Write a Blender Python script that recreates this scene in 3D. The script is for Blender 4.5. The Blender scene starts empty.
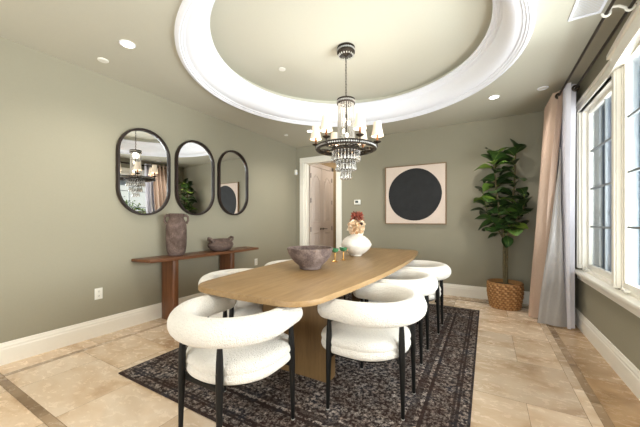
import bpy, bmesh, math, random
from mathutils import Vector, Matrix, noise as mnoise
PI = math.pi
random.seed(7)
SC = bpy.context.scene
COL = SC.collection

# ------------------------------------------------------------------ materials
def new_mat(name):
    m = bpy.data.materials.new(name); m.use_nodes = True
    nt = m.node_tree
    return m, nt, nt.nodes['Principled BSDF'] if 'Principled BSDF' in nt.nodes else None

def srgb(r, g, b):
    def c(v):
        v /= 255.0
        return v/12.92 if v <= 0.04045 else ((v+0.055)/1.055)**2.4
    return (c(r), c(g), c(b), 1.0)

def N(nt, t, **kw):
    n = nt.nodes.new(t)
    for k, v in kw.items():
        if k in n.inputs: n.inputs[k].default_value = v
        else: setattr(n, k, v)
    return n

def ramp(nt, stops, interp='LINEAR'):
    n = nt.nodes.new('ShaderNodeValToRGB'); r = n.color_ramp; r.interpolation = interp
    while len(r.elements) > 1: r.elements.remove(r.elements[-1])
    r.elements[0].position = stops[0][0]; r.elements[0].color = stops[0][1]
    for p, c in stops[1:]:
        e = r.elements.new(p); e.color = c
    return n

def math_n(nt, op, a, b=None):
    n = nt.nodes.new('ShaderNodeMath'); n.operation = op
    for i, v in enumerate((a, b)):
        if v is None: continue
        if isinstance(v, (int, float)): n.inputs[i].default_value = v
        else: nt.links.new(v, n.inputs[i])
    return n.outputs[0]

def mixc(nt, fac, a, b, mode='MIX'):
    n = nt.nodes.new('ShaderNodeMix'); n.data_type = 'RGBA'; n.blend_type = mode
    for idx, v in ((0, fac), (6, a), (7, b)):
        if isinstance(v, (int, float)): n.inputs[idx].default_value = v
        elif isinstance(v, tuple): n.inputs[idx].default_value = v
        else: nt.links.new(v, n.inputs[idx])
    return n.outputs[2]

def coords(nt, scale=(1, 1, 1), kind='Object', rot=(0, 0, 0)):
    tc = nt.nodes.new('ShaderNodeTexCoord'); mp = nt.nodes.new('ShaderNodeMapping')
    mp.inputs['Scale'].default_value = scale; mp.inputs['Rotation'].default_value = rot
    nt.links.new(tc.outputs[kind], mp.inputs['Vector'])
    return mp.outputs['Vector']

def noise_fac(nt, vec, scale, detail=4, rough=0.55, dist=0.0):
    n = N(nt, 'ShaderNodeTexNoise'); n.inputs['Scale'].default_value = scale
    n.inputs['Detail'].default_value = detail; n.inputs['Roughness'].default_value = rough
    n.inputs['Distortion'].default_value = dist
    nt.links.new(vec, n.inputs['Vector'])
    return n.outputs['Fac']

def bump(nt, bsdf, h, strength=0.3, dist=0.01):
    b = N(nt, 'ShaderNodeBump'); b.inputs['Strength'].default_value = strength
    b.inputs['Distance'].default_value = dist
    nt.links.new(h, b.inputs['Height']); nt.links.new(b.outputs['Normal'], bsdf.inputs['Normal'])

def plain(name, col, rough=0.5, metal=0.0, nscale=30, namp=0.06, bstr=0.0, spec=0.5):
    m, nt, b = new_mat(name)
    v = coords(nt)
    f = noise_fac(nt, v, nscale)
    c0 = tuple(max(0, x*(1-namp)) for x in col[:3])+(1,); c1 = tuple(min(1, x*(1+namp)) for x in col[:3])+(1,)
    r = ramp(nt, [(0.3, c0), (0.7, c1)]); nt.links.new(f, r.inputs['Fac'])
    nt.links.new(r.outputs['Color'], b.inputs['Base Color'])
    b.inputs['Roughness'].default_value = rough; b.inputs['Metallic'].default_value = metal
    b.inputs['Specular IOR Level'].default_value = spec
    if bstr: bump(nt, b, f, bstr, 0.004)
    return m

def wood(name, dark, light, axis='Y', rough=0.45, scale=1.0, spec=0.4):
    m, nt, b = new_mat(name)
    s = {'X': (0.6, 9, 9), 'Y': (9, 0.6, 9), 'Z': (9, 9, 0.6)}[axis]
    v = coords(nt, tuple(x*scale for x in s))
    f1 = noise_fac(nt, v, 3.0, 6, 0.6, 0.6)
    f2 = noise_fac(nt, coords(nt, tuple(x*scale*4 for x in s)), 5.0, 3, 0.6)
    f3 = noise_fac(nt, coords(nt, (1, 1, 1)), 1.3, 3, 0.5)
    s1 = math_n(nt, 'ADD', math_n(nt, 'MULTIPLY', f1, 0.55), math_n(nt, 'MULTIPLY', f2, 0.25))
    s2 = math_n(nt, 'ADD', s1, math_n(nt, 'MULTIPLY', f3, 0.2))
    r = ramp(nt, [(0.36, dark), (0.64, light)]); nt.links.new(s2, r.inputs['Fac'])
    nt.links.new(r.outputs['Color'], b.inputs['Base Color'])
    b.inputs['Roughness'].default_value = rough; b.inputs['Specular IOR Level'].default_value = spec
    bump(nt, b, s1, 0.08, 0.002)
    return m

def emit(name, col, strength):
    m, nt, b = new_mat(name)
    b.inputs['Base Color'].default_value = col
    b.inputs['Emission Color'].default_value = col; b.inputs['Emission Strength'].default_value = strength
    return m

def boucle(name, col):
    m, nt, b = new_mat(name)
    v = coords(nt)
    vo = N(nt, 'ShaderNodeTexVoronoi'); vo.inputs['Scale'].default_value = 140.0
    nt.links.new(v, vo.inputs['Vector'])
    f = noise_fac(nt, v, 75, 4, 0.7)
    h = math_n(nt, 'ADD', math_n(nt, 'MULTIPLY', vo.outputs['Distance'], -0.8), f)
    r = ramp(nt, [(0.25, tuple(c*0.90 for c in col[:3])+(1,)), (0.6, col)]); nt.links.new(f, r.inputs['Fac'])
    nt.links.new(r.outputs['Color'], b.inputs['Base Color'])
    b.inputs['Roughness'].default_value = 0.95; b.inputs['Specular IOR Level'].default_value = 0.1
    b.inputs['Sheen Weight'].default_value = 0.3; b.inputs['Sheen Roughness'].default_value = 0.6
    bump(nt, b, h, 0.9, 0.009)
    return m

def fabric(name, col, rough=0.8, sheen=0.2, scale=160, spec=0.3, trans=0.0):
    m, nt, b = new_mat(name)
    v = coords(nt, (1, 1, 0.25))
    f = noise_fac(nt, v, scale, 3, 0.6); g = noise_fac(nt, coords(nt, (3, 3, .6)), 3, 3)
    s = math_n(nt, 'ADD', math_n(nt, 'MULTIPLY', f, .5), math_n(nt, 'MULTIPLY', g, .5))
    r = ramp(nt, [(0.35, tuple(c*0.88 for c in col[:3])+(1,)), (0.65, col)]); nt.links.new(s, r.inputs['Fac'])
    nt.links.new(r.outputs['Color'], b.inputs['Base Color'])
    b.inputs['Roughness'].default_value = rough; b.inputs['Sheen Weight'].default_value = sheen
    b.inputs['Specular IOR Level'].default_value = spec
    bump(nt, b, f, 0.15, 0.002)
    if trans > 0:
        out = [n for n in nt.nodes if n.type == 'OUTPUT_MATERIAL'][0]
        t = N(nt, 'ShaderNodeBsdfTranslucent'); t.inputs['Color'].default_value = col
        mx = N(nt, 'ShaderNodeMixShader'); mx.inputs[0].default_value = trans
        nt.links.new(b.outputs[0], mx.inputs[1]); nt.links.new(t.outputs[0], mx.inputs[2])
        nt.links.new(mx.outputs[0], out.inputs['Surface'])
    return m

def glassy(name, tint=(1, 1, 1, 1), refl=0.9, extra=0.0):
    m, nt, b = new_mat(name)
    out = [n for n in nt.nodes if n.type == 'OUTPUT_MATERIAL'][0]
    nt.nodes.remove(b)
    t = N(nt, 'ShaderNodeBsdfTransparent'); t.inputs['Color'].default_value = tint
    g = N(nt, 'ShaderNodeBsdfGlossy'); g.inputs['Roughness'].default_value = 0.02
    fr = N(nt, 'ShaderNodeFresnel'); fr.inputs['IOR'].default_value = 1.5
    f = math_n(nt, 'ADD', math_n(nt, 'MULTIPLY', fr.outputs[0], refl), extra)
    mx = N(nt, 'ShaderNodeMixShader')
    nt.links.new(f, mx.inputs[0]); nt.links.new(t.outputs[0], mx.inputs[1]); nt.links.new(g.outputs[0], mx.inputs[2])
    nt.links.new(mx.outputs[0], out.inputs['Surface'])
    return m

WALLC = srgb(151, 146, 128)
M = {}
M['wall'] = plain('wall_paint', WALLC, 0.75, 0, 60, 0.012, 0.03, 0.3)
M['ceil'] = plain('ceiling_lightened', srgb(192, 189, 175), 0.85, 0, 60, 0.012, 0.02, 0.2)  # wall colour lightened here in place of light reaching the ceiling
M['tray'] = plain('tray_lightened', srgb(204, 202, 188), 0.85, 0, 60, 0.012, 0.02, 0.2)  # ceiling tone lightened further, so the tray's brightness is partly in the colour
M['trim'] = plain('cream_trim_paint', srgb(240, 236, 226), 0.45, 0, 40, 0.01)
M['mould'] = plain('white_moulding_paint', srgb(240, 242, 250), 0.5, 0, 40, 0.01)
M['white'] = plain('white_plastic', srgb(236, 234, 226), 0.4, 0, 40, 0.01)
M['black'] = plain('black_metal', srgb(14, 13, 12), 0.5, 0.0, 40, 0.1, 0, 0.25)
M['bronze'] = plain('dark_bronze', srgb(62, 54, 46), 0.38, 0.7, 40, 0.15)
M['mframe'] = wood('dark_walnut_frame', srgb(24, 15, 12), srgb(42, 27, 21), 'Z', 0.4)
M['oak'] = wood('light_oak', srgb(132, 104, 68), srgb(164, 134, 94), 'Y', 0.42)
M['oakdark'] = wood('olive_oak', srgb(104, 80, 48), srgb(134, 104, 66), 'Z', 0.5)
M['walnut'] = wood('red_walnut', srgb(70, 42, 26), srgb(122, 78, 48), 'Y', 0.38)
M['walnutv'] = wood('red_walnut_upright', srgb(70, 42, 26), srgb(122, 78, 48), 'Z', 0.38)
M['boucle'] = boucle('white_boucle', srgb(232, 227, 218))
M['beige'] = fabric('beige_satin', srgb(194, 168, 149), 0.5, 0.35)
M['silver'] = fabric('silver_satin', srgb(166, 162, 160), 0.32, 0.3, 90, 0.6)
M['sheer'] = fabric('white_sheer', srgb(232, 230, 236), 0.75, 0.2, 120, 0.3, 0.35)
M['glass'] = glassy('window_glass', (.86, .89, .90, 1), .55)
def mk_crystal():
    m, nt, b = new_mat('cut_crystal')
    out = [n for n in nt.nodes if n.type == 'OUTPUT_MATERIAL'][0]; nt.nodes.remove(b)
    t = N(nt, 'ShaderNodeBsdfTransparent'); t.inputs['Color'].default_value = (.98, .97, .95, 1)
    g = N(nt, 'ShaderNodeBsdfGlossy'); g.inputs['Roughness'].default_value = .05
    df = N(nt, 'ShaderNodeBsdfDiffuse'); df.inputs['Color'].default_value = (.92, .90, .86, 1)
    tl = N(nt, 'ShaderNodeBsdfTranslucent'); tl.inputs['Color'].default_value = (.95, .92, .86, 1)
    fr = N(nt, 'ShaderNodeFresnel'); fr.inputs['IOR'].default_value = 1.6
    m1 = N(nt, 'ShaderNodeMixShader'); m1.inputs[0].default_value = .5
    nt.links.new(df.outputs[0], m1.inputs[1]); nt.links.new(tl.outputs[0], m1.inputs[2])
    m2 = N(nt, 'ShaderNodeMixShader'); m2.inputs[0].default_value = .72
    nt.links.new(t.outputs[0], m2.inputs[1]); nt.links.new(m1.outputs[0], m2.inputs[2])
    m3 = N(nt, 'ShaderNodeMixShader'); nt.links.new(math_n(nt, 'ADD', fr.outputs[0], .08), m3.inputs[0])
    nt.links.new(m2.outputs[0], m3.inputs[1]); nt.links.new(g.outputs[0], m3.inputs[2])
    nt.links.new(m3.outputs[0], out.inputs['Surface'])
    return m
M['crystal'] = mk_crystal()
M['gold'] = plain('brushed_gold', srgb(205, 155, 80), 0.3, 1.0, 40, 0.1)
M['green_glass'] = plain('green_glaze', srgb(72, 128, 88), 0.15, 0, 20, 0.3)
M['shade'] = None
M['outer_dark'] = plain('darkened_outer_frame', srgb(96, 106, 116), .6, 0, 30, .03)  # outer frame tone darkened to offset overbright daylight on the reveal
M['glide'] = plain('pale_glide', srgb(170, 166, 160), 0.5)
M['bark'] = plain('fig_bark', srgb(98, 88, 62), 0.85, 0, 40, 0.35, 0.4)
M['soil'] = plain('dark_soil', srgb(48, 38, 28), 0.95, 0, 60, 0.5, 0.8)
M['door'] = plain('taupe_door_paint', srgb(204, 192, 184), 0.45, 0, 40, 0.02)
M['hall'] = plain('hall_paint', srgb(150, 130, 98), 0.8, 0, 40, 0.02)
M['bulb'] = emit('warm_bulb', (1.0, 0.84, 0.64, 1), 5.0)
M['lens'] = emit('downlight_lens', (1.0, 0.93, 0.82, 1), 9.0)
M['canvas'] = plain('pinkish_canvas', srgb(222, 205, 192), 0.85, 0, 50, 0.03, 0.15)
M['ink'] = plain('charcoal_ink', srgb(30, 31, 33), 0.75, 0, 9, 0.25, 0.2)
M['lightwood'] = wood('thin_brown_frame', srgb(120, 96, 70), srgb(150, 122, 92), 'Z', 0.5)
M['lcd'] = plain('dark_display', srgb(70, 78, 74), 0.2)

def mk_shade():
    m, nt, b = new_mat('pleated_lamp_shade')
    b.inputs['Base Color'].default_value = srgb(246, 232, 212); b.inputs['Roughness'].default_value = 0.8
    b.inputs['Emission Color'].default_value = (1.0, 0.83, 0.64, 1); b.inputs['Emission Strength'].default_value = 0.12
    return m
M['shade'] = mk_shade()

def mk_stone(name, a, bcol, c, sc=9):
    m, nt, b = new_mat(name)
    v = coords(nt)
    f = noise_fac(nt, v, sc, 6, 0.65, 0.4); g = noise_fac(nt, v, sc*7, 3, 0.6)
    s = math_n(nt, 'ADD', math_n(nt, 'MULTIPLY', f, 0.7), math_n(nt, 'MULTIPLY', g, 0.3))
    r = ramp(nt, [(0.33, a), (0.5, bcol), (0.66, c)]); nt.links.new(s, r.inputs['Fac'])
    nt.links.new(r.outputs['Color'], b.inputs['Base Color']); b.inputs['Roughness'].default_value = 0.85
    b.inputs['Specular IOR Level'].default_value = 0.25
    bump(nt, b, s, 0.5, 0.008)
    return m
M['clay'] = mk_stone('weathered_clay', srgb(66, 52, 46), srgb(94, 78, 71), srgb(124, 106, 98))
M['bowl'] = mk_stone('mauve_brown_clay', srgb(72, 58, 54), srgb(106, 91, 86), srgb(142, 125, 116), 12)
M['vase'] = mk_stone('chalk_white_ceramic', srgb(216, 208, 196), srgb(232, 226, 216), srgb(240, 236, 228), 8)

def mk_floor():
    m, nt, b = new_mat('travertine')
    at = N(nt, 'ShaderNodeAttribute'); at.attribute_name = 'tile'
    sep = N(nt, 'ShaderNodeSeparateColor'); nt.links.new(at.outputs['Color'], sep.inputs[0])
    v = coords(nt)
    # each tile samples its own patch of stone
    off = N(nt, 'ShaderNodeVectorMath'); off.operation = 'MULTIPLY_ADD'
    nt.links.new(at.outputs['Color'], off.inputs[0]); off.inputs[1].default_value = (37, 53, 11)
    nt.links.new(v, off.inputs[2])
    st = N(nt, 'ShaderNodeMapping'); st.inputs['Scale'].default_value = (1, 1.7, 1); st.inputs['Rotation'].default_value = (0, 0, 0.15)
    nt.links.new(off.outputs[0], st.inputs['Vector'])
    f = noise_fac(nt, st.outputs[0], 1.6, 8, 0.52, 1.1)
    f2 = noise_fac(nt, st.outputs[0], 11, 6, 0.7, 0.6)
    s = math_n(nt, 'ADD', math_n(nt, 'MULTIPLY', f, 0.80), math_n(nt, 'MULTIPLY', f2, 0.20))
    light = ramp(nt, [(0.32, srgb(182, 152, 122)), (0.45, srgb(212, 187, 158)), (0.58, srgb(224, 204, 180)), (0.75, srgb(232, 217, 198))])
    dark = ramp(nt, [(0.32, srgb(104, 80, 54)), (0.55, srgb(140, 112, 80)), (0.72, srgb(176, 148, 112))])
    tan = ramp(nt, [(0.32, srgb(156, 124, 90)), (0.5, srgb(186, 154, 118)), (0.7, srgb(208, 180, 146))])
    for r in (light, dark, tan): nt.links.new(s, r.inputs['Fac'])
    # red channel: shade of the tile; green: dark strip; blue: tan tile
    c = mixc(nt, sep.outputs[2], light.outputs['Color'], tan.outputs['Color'])
    c = mixc(nt, sep.outputs[1], c, dark.outputs['Color'])
    sh = math_n(nt, 'ADD', math_n(nt, 'MULTIPLY', sep.outputs[0], 0.30), 0.80)
    comb = N(nt, 'ShaderNodeCombineColor')
    for i in range(3): nt.links.new(sh, comb.inputs[i])
    c = mixc(nt, 1.0, c, comb.outputs[0], 'MULTIPLY')
    nt.links.new(c, b.inputs['Base Color'])
    rr = math_n(nt, 'ADD', math_n(nt, 'MULTIPLY', f2, 0.2), 0.16)
    nt.links.new(rr, b.inputs['Roughness'])
    bump(nt, b, s, 0.05, 0.002)
    return m
M['floor'] = mk_floor()

RX, RY = 1.216, 1.608
def mk_rug():
    m, nt, b = new_mat('vintage_rug_pile')
    tc = nt.nodes.new('ShaderNodeTexCoord'); sp = N(nt, 'ShaderNodeSeparateXYZ')
    obj = tc.outputs['Object']
    nt.links.new(obj, sp.inputs[0])
    ax = math_n(nt, 'ABSOLUTE', sp.outputs[0]); ay = math_n(nt, 'ABSOLUTE', sp.outputs[1])
    d = math_n(nt, 'MINIMUM', math_n(nt, 'SUBTRACT', RX, ax), math_n(nt, 'SUBTRACT', RY, ay))
    cb = N(nt, 'ShaderNodeCombineXYZ'); nt.links.new(ax, cb.inputs[0]); nt.links.new(ay, cb.inputs[1])
    mir = cb.outputs[0]
    # small woven ornament, mirrored about both axes
    def cells(scale, lo, hi):
        vo = N(nt, 'ShaderNodeTexVoronoi'); vo.distance = 'MANHATTAN'; vo.inputs['Scale'].default_value = scale
        nt.links.new(mir, vo.inputs['Vector'])
        q = ramp(nt, [(lo, (1, 1, 1, 1)), (hi, (0, 0, 0, 1))]); nt.links.new(vo.outputs['Distance'], q.inputs['Fac'])
        return q.outputs['Color']
    a = cells(22, .22, .40); c2 = cells(48, .22, .42)
    n1 = noise_fac(nt, mir, 34, 4, .7); n2 = noise_fac(nt, obj, 95, 3, .7); n3 = noise_fac(nt, obj, 4.5, 5, .65)
    rp = ramp(nt, [(.46, (0, 0, 0, 1)), (.60, (1, 1, 1, 1))]); nt.links.new(n1, rp.inputs['Fac'])
    rq = ramp(nt, [(.40, (0, 0, 0, 1)), (.62, (1, 1, 1, 1))]); nt.links.new(n2, rq.inputs['Fac'])
    orn = math_n(nt, 'ADD', math_n(nt, 'MULTIPLY', a, .42), math_n(nt, 'MULTIPLY', c2, .34))
    orn = math_n(nt, 'ADD', orn, math_n(nt, 'MULTIPLY', rp.outputs['Color'], .42))
    orn = math_n(nt, 'MULTIPLY', orn, math_n(nt, 'ADD', math_n(nt, 'MULTIPLY', rq.outputs['Color'], .7), .35))
    wear = ramp(nt, [(.36, (.55, .55, .55, 1)), (.64, (1.15, 1.15, 1.15, 1))]); nt.links.new(n3, wear.inputs['Fac'])
    orn = math_n(nt, 'MULTIPLY', orn, wear.outputs['Color'])
    # how much of the light yarn shows in each band, by distance from the edge (metres x 2)
    dd = math_n(nt, 'MULTIPLY', d, 2.0)
    def g(v): return (v, v, v, 1)
    dens = ramp(nt, [(0, g(.15)), (.03, g(1.2)), (.13, g(.12)), (.165, g(.8)), (.185, g(.15)), (.215, g(1.0)), (.50, g(.08)), (.545, g(1.7)), (.60, g(.4)), (.70, g(1.5)), (.735, g(.8)), (.78, g(1.25))], 'CONSTANT')
    nt.links.new(dd, dens.inputs['Fac'])
    orn = math_n(nt, 'MINIMUM', math_n(nt, 'MULTIPLY', math_n(nt, 'MULTIPLY', orn, 1.7), dens.outputs['Color']), 1.0)
    base = ramp(nt, [(.40, srgb(48, 35, 31)), (.52, srgb(44, 36, 34)), (.62, srgb(42, 41, 46))]); nt.links.new(n3, base.inputs['Fac'])
    light = ramp(nt, [(.38, srgb(160, 142, 130)), (.6, srgb(182, 170, 160))]); nt.links.new(noise_fac(nt, obj, 11, 3, .6), light.inputs['Fac'])
    c = mixc(nt, orn, base.outputs['Color'], light.outputs['Color'])
    nt.links.new(c, b.inputs['Base Color']); b.inputs['Roughness'].default_value = 0.95
    b.inputs['Specular IOR Level'].default_value = 0.1
    bump(nt, b, n2, 0.5, 0.004)
    return m
M['rug'] = mk_rug()

def mk_leaf():
    m, nt, b = new_mat('fig_leaf')
    at = N(nt, 'ShaderNodeAttribute'); at.attribute_name = 'tone'
    sep = N(nt, 'ShaderNodeSeparateColor'); nt.links.new(at.outputs['Color'], sep.inputs[0])
    r = ramp(nt, [(0.0, srgb(30, 46, 22)), (0.55, srgb(52, 78, 34)), (0.85, srgb(84, 116, 46)), (1.0, srgb(132, 156, 62))])
    nt.links.new(sep.outputs[0], r.inputs['Fac'])
    vein = ramp(nt, [(0.0, (1, 1, 1, 1)), (0.09, (0, 0, 0, 1))]); nt.links.new(sep.outputs[1], vein.inputs['Fac'])
    c = mixc(nt, math_n(nt, 'MULTIPLY', vein.outputs['Color'], 0.6), r.outputs['Color'], srgb(128, 148, 84))
    nt.links.new(c, b.inputs['Base Color']); b.inputs['Roughness'].default_value = 0.42
    return m
M['leaf'] = mk_leaf()

def mk_basket():
    m, nt, b = new_mat('woven_seagrass')
    at = N(nt, 'ShaderNodeAttribute'); at.attribute_name = 'tone'
    sep = N(nt, 'ShaderNodeSeparateColor'); nt.links.new(at.outputs['Color'], sep.inputs[0])
    f = noise_fac(nt, coords(nt), 60, 4, 0.6)
    s = math_n(nt, 'ADD', math_n(nt, 'MULTIPLY', sep.outputs[0], 0.7), math_n(nt, 'MULTIPLY', f, 0.3))
    r = ramp(nt, [(0.1, srgb(96, 62, 34)), (0.45, srgb(162, 116, 70)), (0.85, srgb(206, 164, 112))]); nt.links.new(s, r.inputs['Fac'])
    nt.links.new(r.outputs['Color'], b.inputs['Base Color']); b.inputs['Roughness'].default_value = 0.8
    bump(nt, b, f, 0.4, 0.004)
    return m
M['basket'] = mk_basket()

def attr_mat(name, stops, rough=0.8):
    m, nt, b = new_mat(name)
    at = N(nt, 'ShaderNodeAttribute'); at.attribute_name = 'tone'
    sep = N(nt, 'ShaderNodeSeparateColor'); nt.links.new(at.outputs['Color'], sep.inputs[0])
    r = ramp(nt, stops); nt.links.new(sep.outputs[0], r.inputs['Fac'])
    nt.links.new(r.outputs['Color'], b.inputs['Base Color']); b.inputs['Roughness'].default_value = rough
    return m
M['petal_cream'] = attr_mat('cream_petals', [(0, srgb(222, 186, 148)), (0.5, srgb(240, 218, 186)), (1, srgb(248, 236, 214))])
M['petal_red'] = attr_mat('rust_red_petals', [(0, srgb(112, 48, 36)), (0.5, srgb(156, 76, 58)), (1, srgb(190, 116, 94))])
M['seed'] = plain('dark_seed_head', srgb(44, 26, 22), 0.9)
M['hedge'] = attr_mat('hedge_leaf', [(0, srgb(40, 70, 26)), (0.6, srgb(88, 120, 44)), (1, srgb(178, 188, 86))])
M['stucco'] = plain('white_stucco', srgb(216, 214, 208), 0.9, 0, 20, 0.05, 0.3)
M['fence'] = plain('blue_grey_boards', srgb(74, 92, 110), 0.7, 0, 6, 0.2)
M['patio'] = plain('patio_concrete', srgb(176, 170, 160), 0.9, 0, 8, 0.08)
M['roof'] = plain('grey_roof', srgb(120, 116, 114), 0.9, 0, 20, 0.15)

def mk_mirror():
    m, nt, b = new_mat('mirror_silver')
    b.inputs['Base Color'].default_value = (0.93, 0.94, 0.94, 1); b.inputs['Metallic'].default_value = 1.0
    b.inputs['Roughness'].default_value = 0.0
    return m
M['mirror'] = mk_mirror()

# ------------------------------------------------------------------ geometry helpers
def link(name, bm, mat, parent=None, smooth=True, loc=None):
    me = bpy.data.meshes.new(name)
    bm.normal_update(); bm.to_mesh(me); bm.free()
    if mat is not None: me.materials.append(mat)
    if smooth:
        me.polygons.foreach_set('use_smooth', [True]*len(me.polygons))
        try: me.set_sharp_from_angle(angle=math.radians(38))
        except Exception: pass
    o = bpy.data.objects.new(name, me); COL.objects.link(o)
    if parent is not None: o.parent = parent
    if loc is not None: o.location = loc
    return o

def tag(o, label, cat, group=None):
    o['label'] = label; o['category'] = cat
    if group: o['group'] = group
    return o

def thing(name, label, cat, loc=(0, 0, 0), rz=0.0, group=None):
    o = bpy.data.objects.new(name, None); COL.objects.link(o)
    o.empty_display_size = 0.1
    o.location = loc; o.rotation_euler = (0, 0, rz)
    return tag(o, label, cat, group)

def struct(o):
    o['kind'] = 'structure'; return o

def box(bm, x0, x1, y0, y1, z0, z1, bev=0.0, seg=2):
    vs = [bm.verts.new(p) for p in ((x0, y0, z0), (x1, y0, z0), (x1, y1, z0), (x0, y1, z0), (x0, y0, z1), (x1, y0, z1), (x1, y1, z1), (x0, y1, z1))]
    fs = [bm.faces.new([vs[i] for i in f]) for f in ((3, 2, 1, 0), (4, 5, 6, 7), (0, 1, 5, 4), (1, 2, 6, 5), (2, 3, 7, 6), (3, 0, 4, 7))]
    if bev > 0:
        es = list({e for f in fs for e in f.edges})
        bmesh.ops.bevel(bm, geom=es, offset=bev, segments=seg, profile=0.5, affect='EDGES')
    return bm

def B(*a, **k):
    bm = bmesh.new(); box(bm, *a, **k); return bm

def lathe(bm, prof, n=32, c=(0, 0, 0), fn=None, closed=False):
    """revolve (r, z) pairs; r<=0 collapses to a point. fn(angle, k) -> radius factor"""
    rings = []
    for k, (r, z) in enumerate(prof):
        if r <= 1e-6:
            rings.append([bm.verts.new((c[0], c[1], c[2]+z))])
        else:
            ring = []
            for i in range(n):
                a = 2*PI*i/n
                q = r*(fn(a, k) if fn else 1.0)
                ring.append(bm.verts.new((c[0]+q*math.cos(a), c[1]+q*math.sin(a), c[2]+z)))
            rings.append(ring)
    pairs = list(zip(rings, rings[1:]))
    if closed: pairs.append((rings[-1], rings[0]))
    for A, C in pairs:
        for i in range(n):
            j = (i+1) % n
            if len(A) == 1 and len(C) == 1: continue
            if len(A) == 1: bm.faces.new((A[0], C[j], C[i]))
            elif len(C) == 1: bm.faces.new((A[i], A[j], C[0]))
            else: bm.faces.new((A[i], A[j], C[j], C[i]))
    return rings

def tube(bm, pts, rad, n=12, cap=True, round_ends=False, closed=False):
    pts = [Vector(p) for p in pts]; m = len(pts)
    rad = list(rad) if hasattr(rad, '__len__') else [rad]*m
    if round_ends:
        d0 = (pts[0]-pts[1]).normalized(); d1 = (pts[-1]-pts[-2]).normalized()
        r0, r1 = rad[0], rad[-1]
        steps = [math.radians(a) for a in (20, 40, 58, 74, 86)]
        pre = [(pts[0]+d0*r0*math.sin(a)*0.9, r0*math.cos(a)) for a in reversed(steps)]
        post = [(pts[-1]+d1*r1*math.sin(a)*0.9, r1*math.cos(a)) for a in steps]
        pts = [p for p, _ in pre]+pts+[p for p, _ in post]
        rad = [r for _, r in pre]+rad+[r for _, r in post]
        m = len(pts)
    T = []
    for i in range(m):
        if closed: t = pts[(i+1) % m]-pts[i-1]
        else: t = pts[min(i+1, m-1)]-pts[max(i-1, 0)]
        T.append(t.normalized())
    up = Vector((0, 0, 1)) if abs(T[0].z) < 0.9 else Vector((1, 0, 0))
    u = (up-T[0]*up.dot(T[0])).normalized()
    rings = []
    for i in range(m):
        u = (u-T[i]*u.dot(T[i])).normalized(); v = T[i].cross(u)
        rings.append([bm.verts.new(pts[i]+(u*math.cos(2*PI*k/n)+v*math.sin(2*PI*k/n))*rad[i]) for k in range(n)])
    prs = list(zip(rings, rings[1:]))
    if closed: prs.append((rings[-1], rings[0]))
    for A, C in prs:
        for k in range(n):
            j = (k+1) % n
            bm.faces.new((A[k], A[j], C[j], C[k]))
    if cap and not closed:
        bm.faces.new(list(reversed(rings[0]))); bm.faces.new(rings[-1])
    return rings

def prism(bm, outline, z0, z1, bev=0.0, seg=3):
    lo = [bm.verts.new((x, y, z0)) for x, y in outline]; hi = [bm.verts.new((x, y, z1)) for x, y in outline]
    n = len(outline); fs = [bm.faces.new(list(reversed(lo))), bm.faces.new(hi)]
    for i in range(n):
        j = (i+1) % n
        bm.faces.new((lo[i], lo[j], hi[j], hi[i]))
    if bev > 0:
        es = list(fs[0].edges)+list(fs[1].edges)
        bmesh.ops.bevel(bm, geom=es, offset=bev, segments=seg, profile=0.5, affect='EDGES')

def sweep_profile(bm, prof, p0, p1, ux, uz=Vector((0, 0, 1))):
    """extrude a 2D profile [(out, up)] from p0 to p1; ux = outward direction"""
    p0, p1, ux = Vector(p0), Vector(p1), Vector(ux)
    A = [bm.verts.new(p0+ux*a+uz*b) for a, b in prof]; C = [bm.verts.new(p1+ux*a+uz*b) for a, b in prof]
    n = len(prof)
    for i in range(n):
        j = (i+1) % n
        bm.faces.new((A[i], A[j], C[j], C[i]))
    bm.faces.new(list(reversed(A))); bm.faces.new(C)
    bmesh.ops.recalc_face_normals(bm, faces=bm.faces[:])

def fix(bm):
    bmesh.ops.recalc_face_normals(bm, faces=bm.faces[:]); return bm

def sphere(bm, c, r, seg=10, rings=6, sc=(1, 1, 1)):
    m = Matrix.Translation(c) @ Matrix.Diagonal((r*sc[0], r*sc[1], r*sc[2], 1))
    bmesh.ops.create_uvsphere(bm, u_segments=seg, v_segments=rings, radius=1.0, matrix=m)

def dup(src, loc, rz, label, group=None):
    r = src.copy(); COL.objects.link(r); r.location = loc; r.rotation_euler = (0, 0, rz)
    r['label'] = label
    if group: r['group'] = group
    for ch in list(src.children):
        c = ch.copy(); COL.objects.link(c); c.parent = r
        for g in list(ch.children):
            d = g.copy(); COL.objects.link(d); d.parent = c
    return r

# ------------------------------------------------------------------ room
XL, XR, YB, YF, HC = -3.52, 0.905, 5.13, -3.2, 2.74
CX, CY = -1.305, 2.825           # centre of the round ceiling tray

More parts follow.
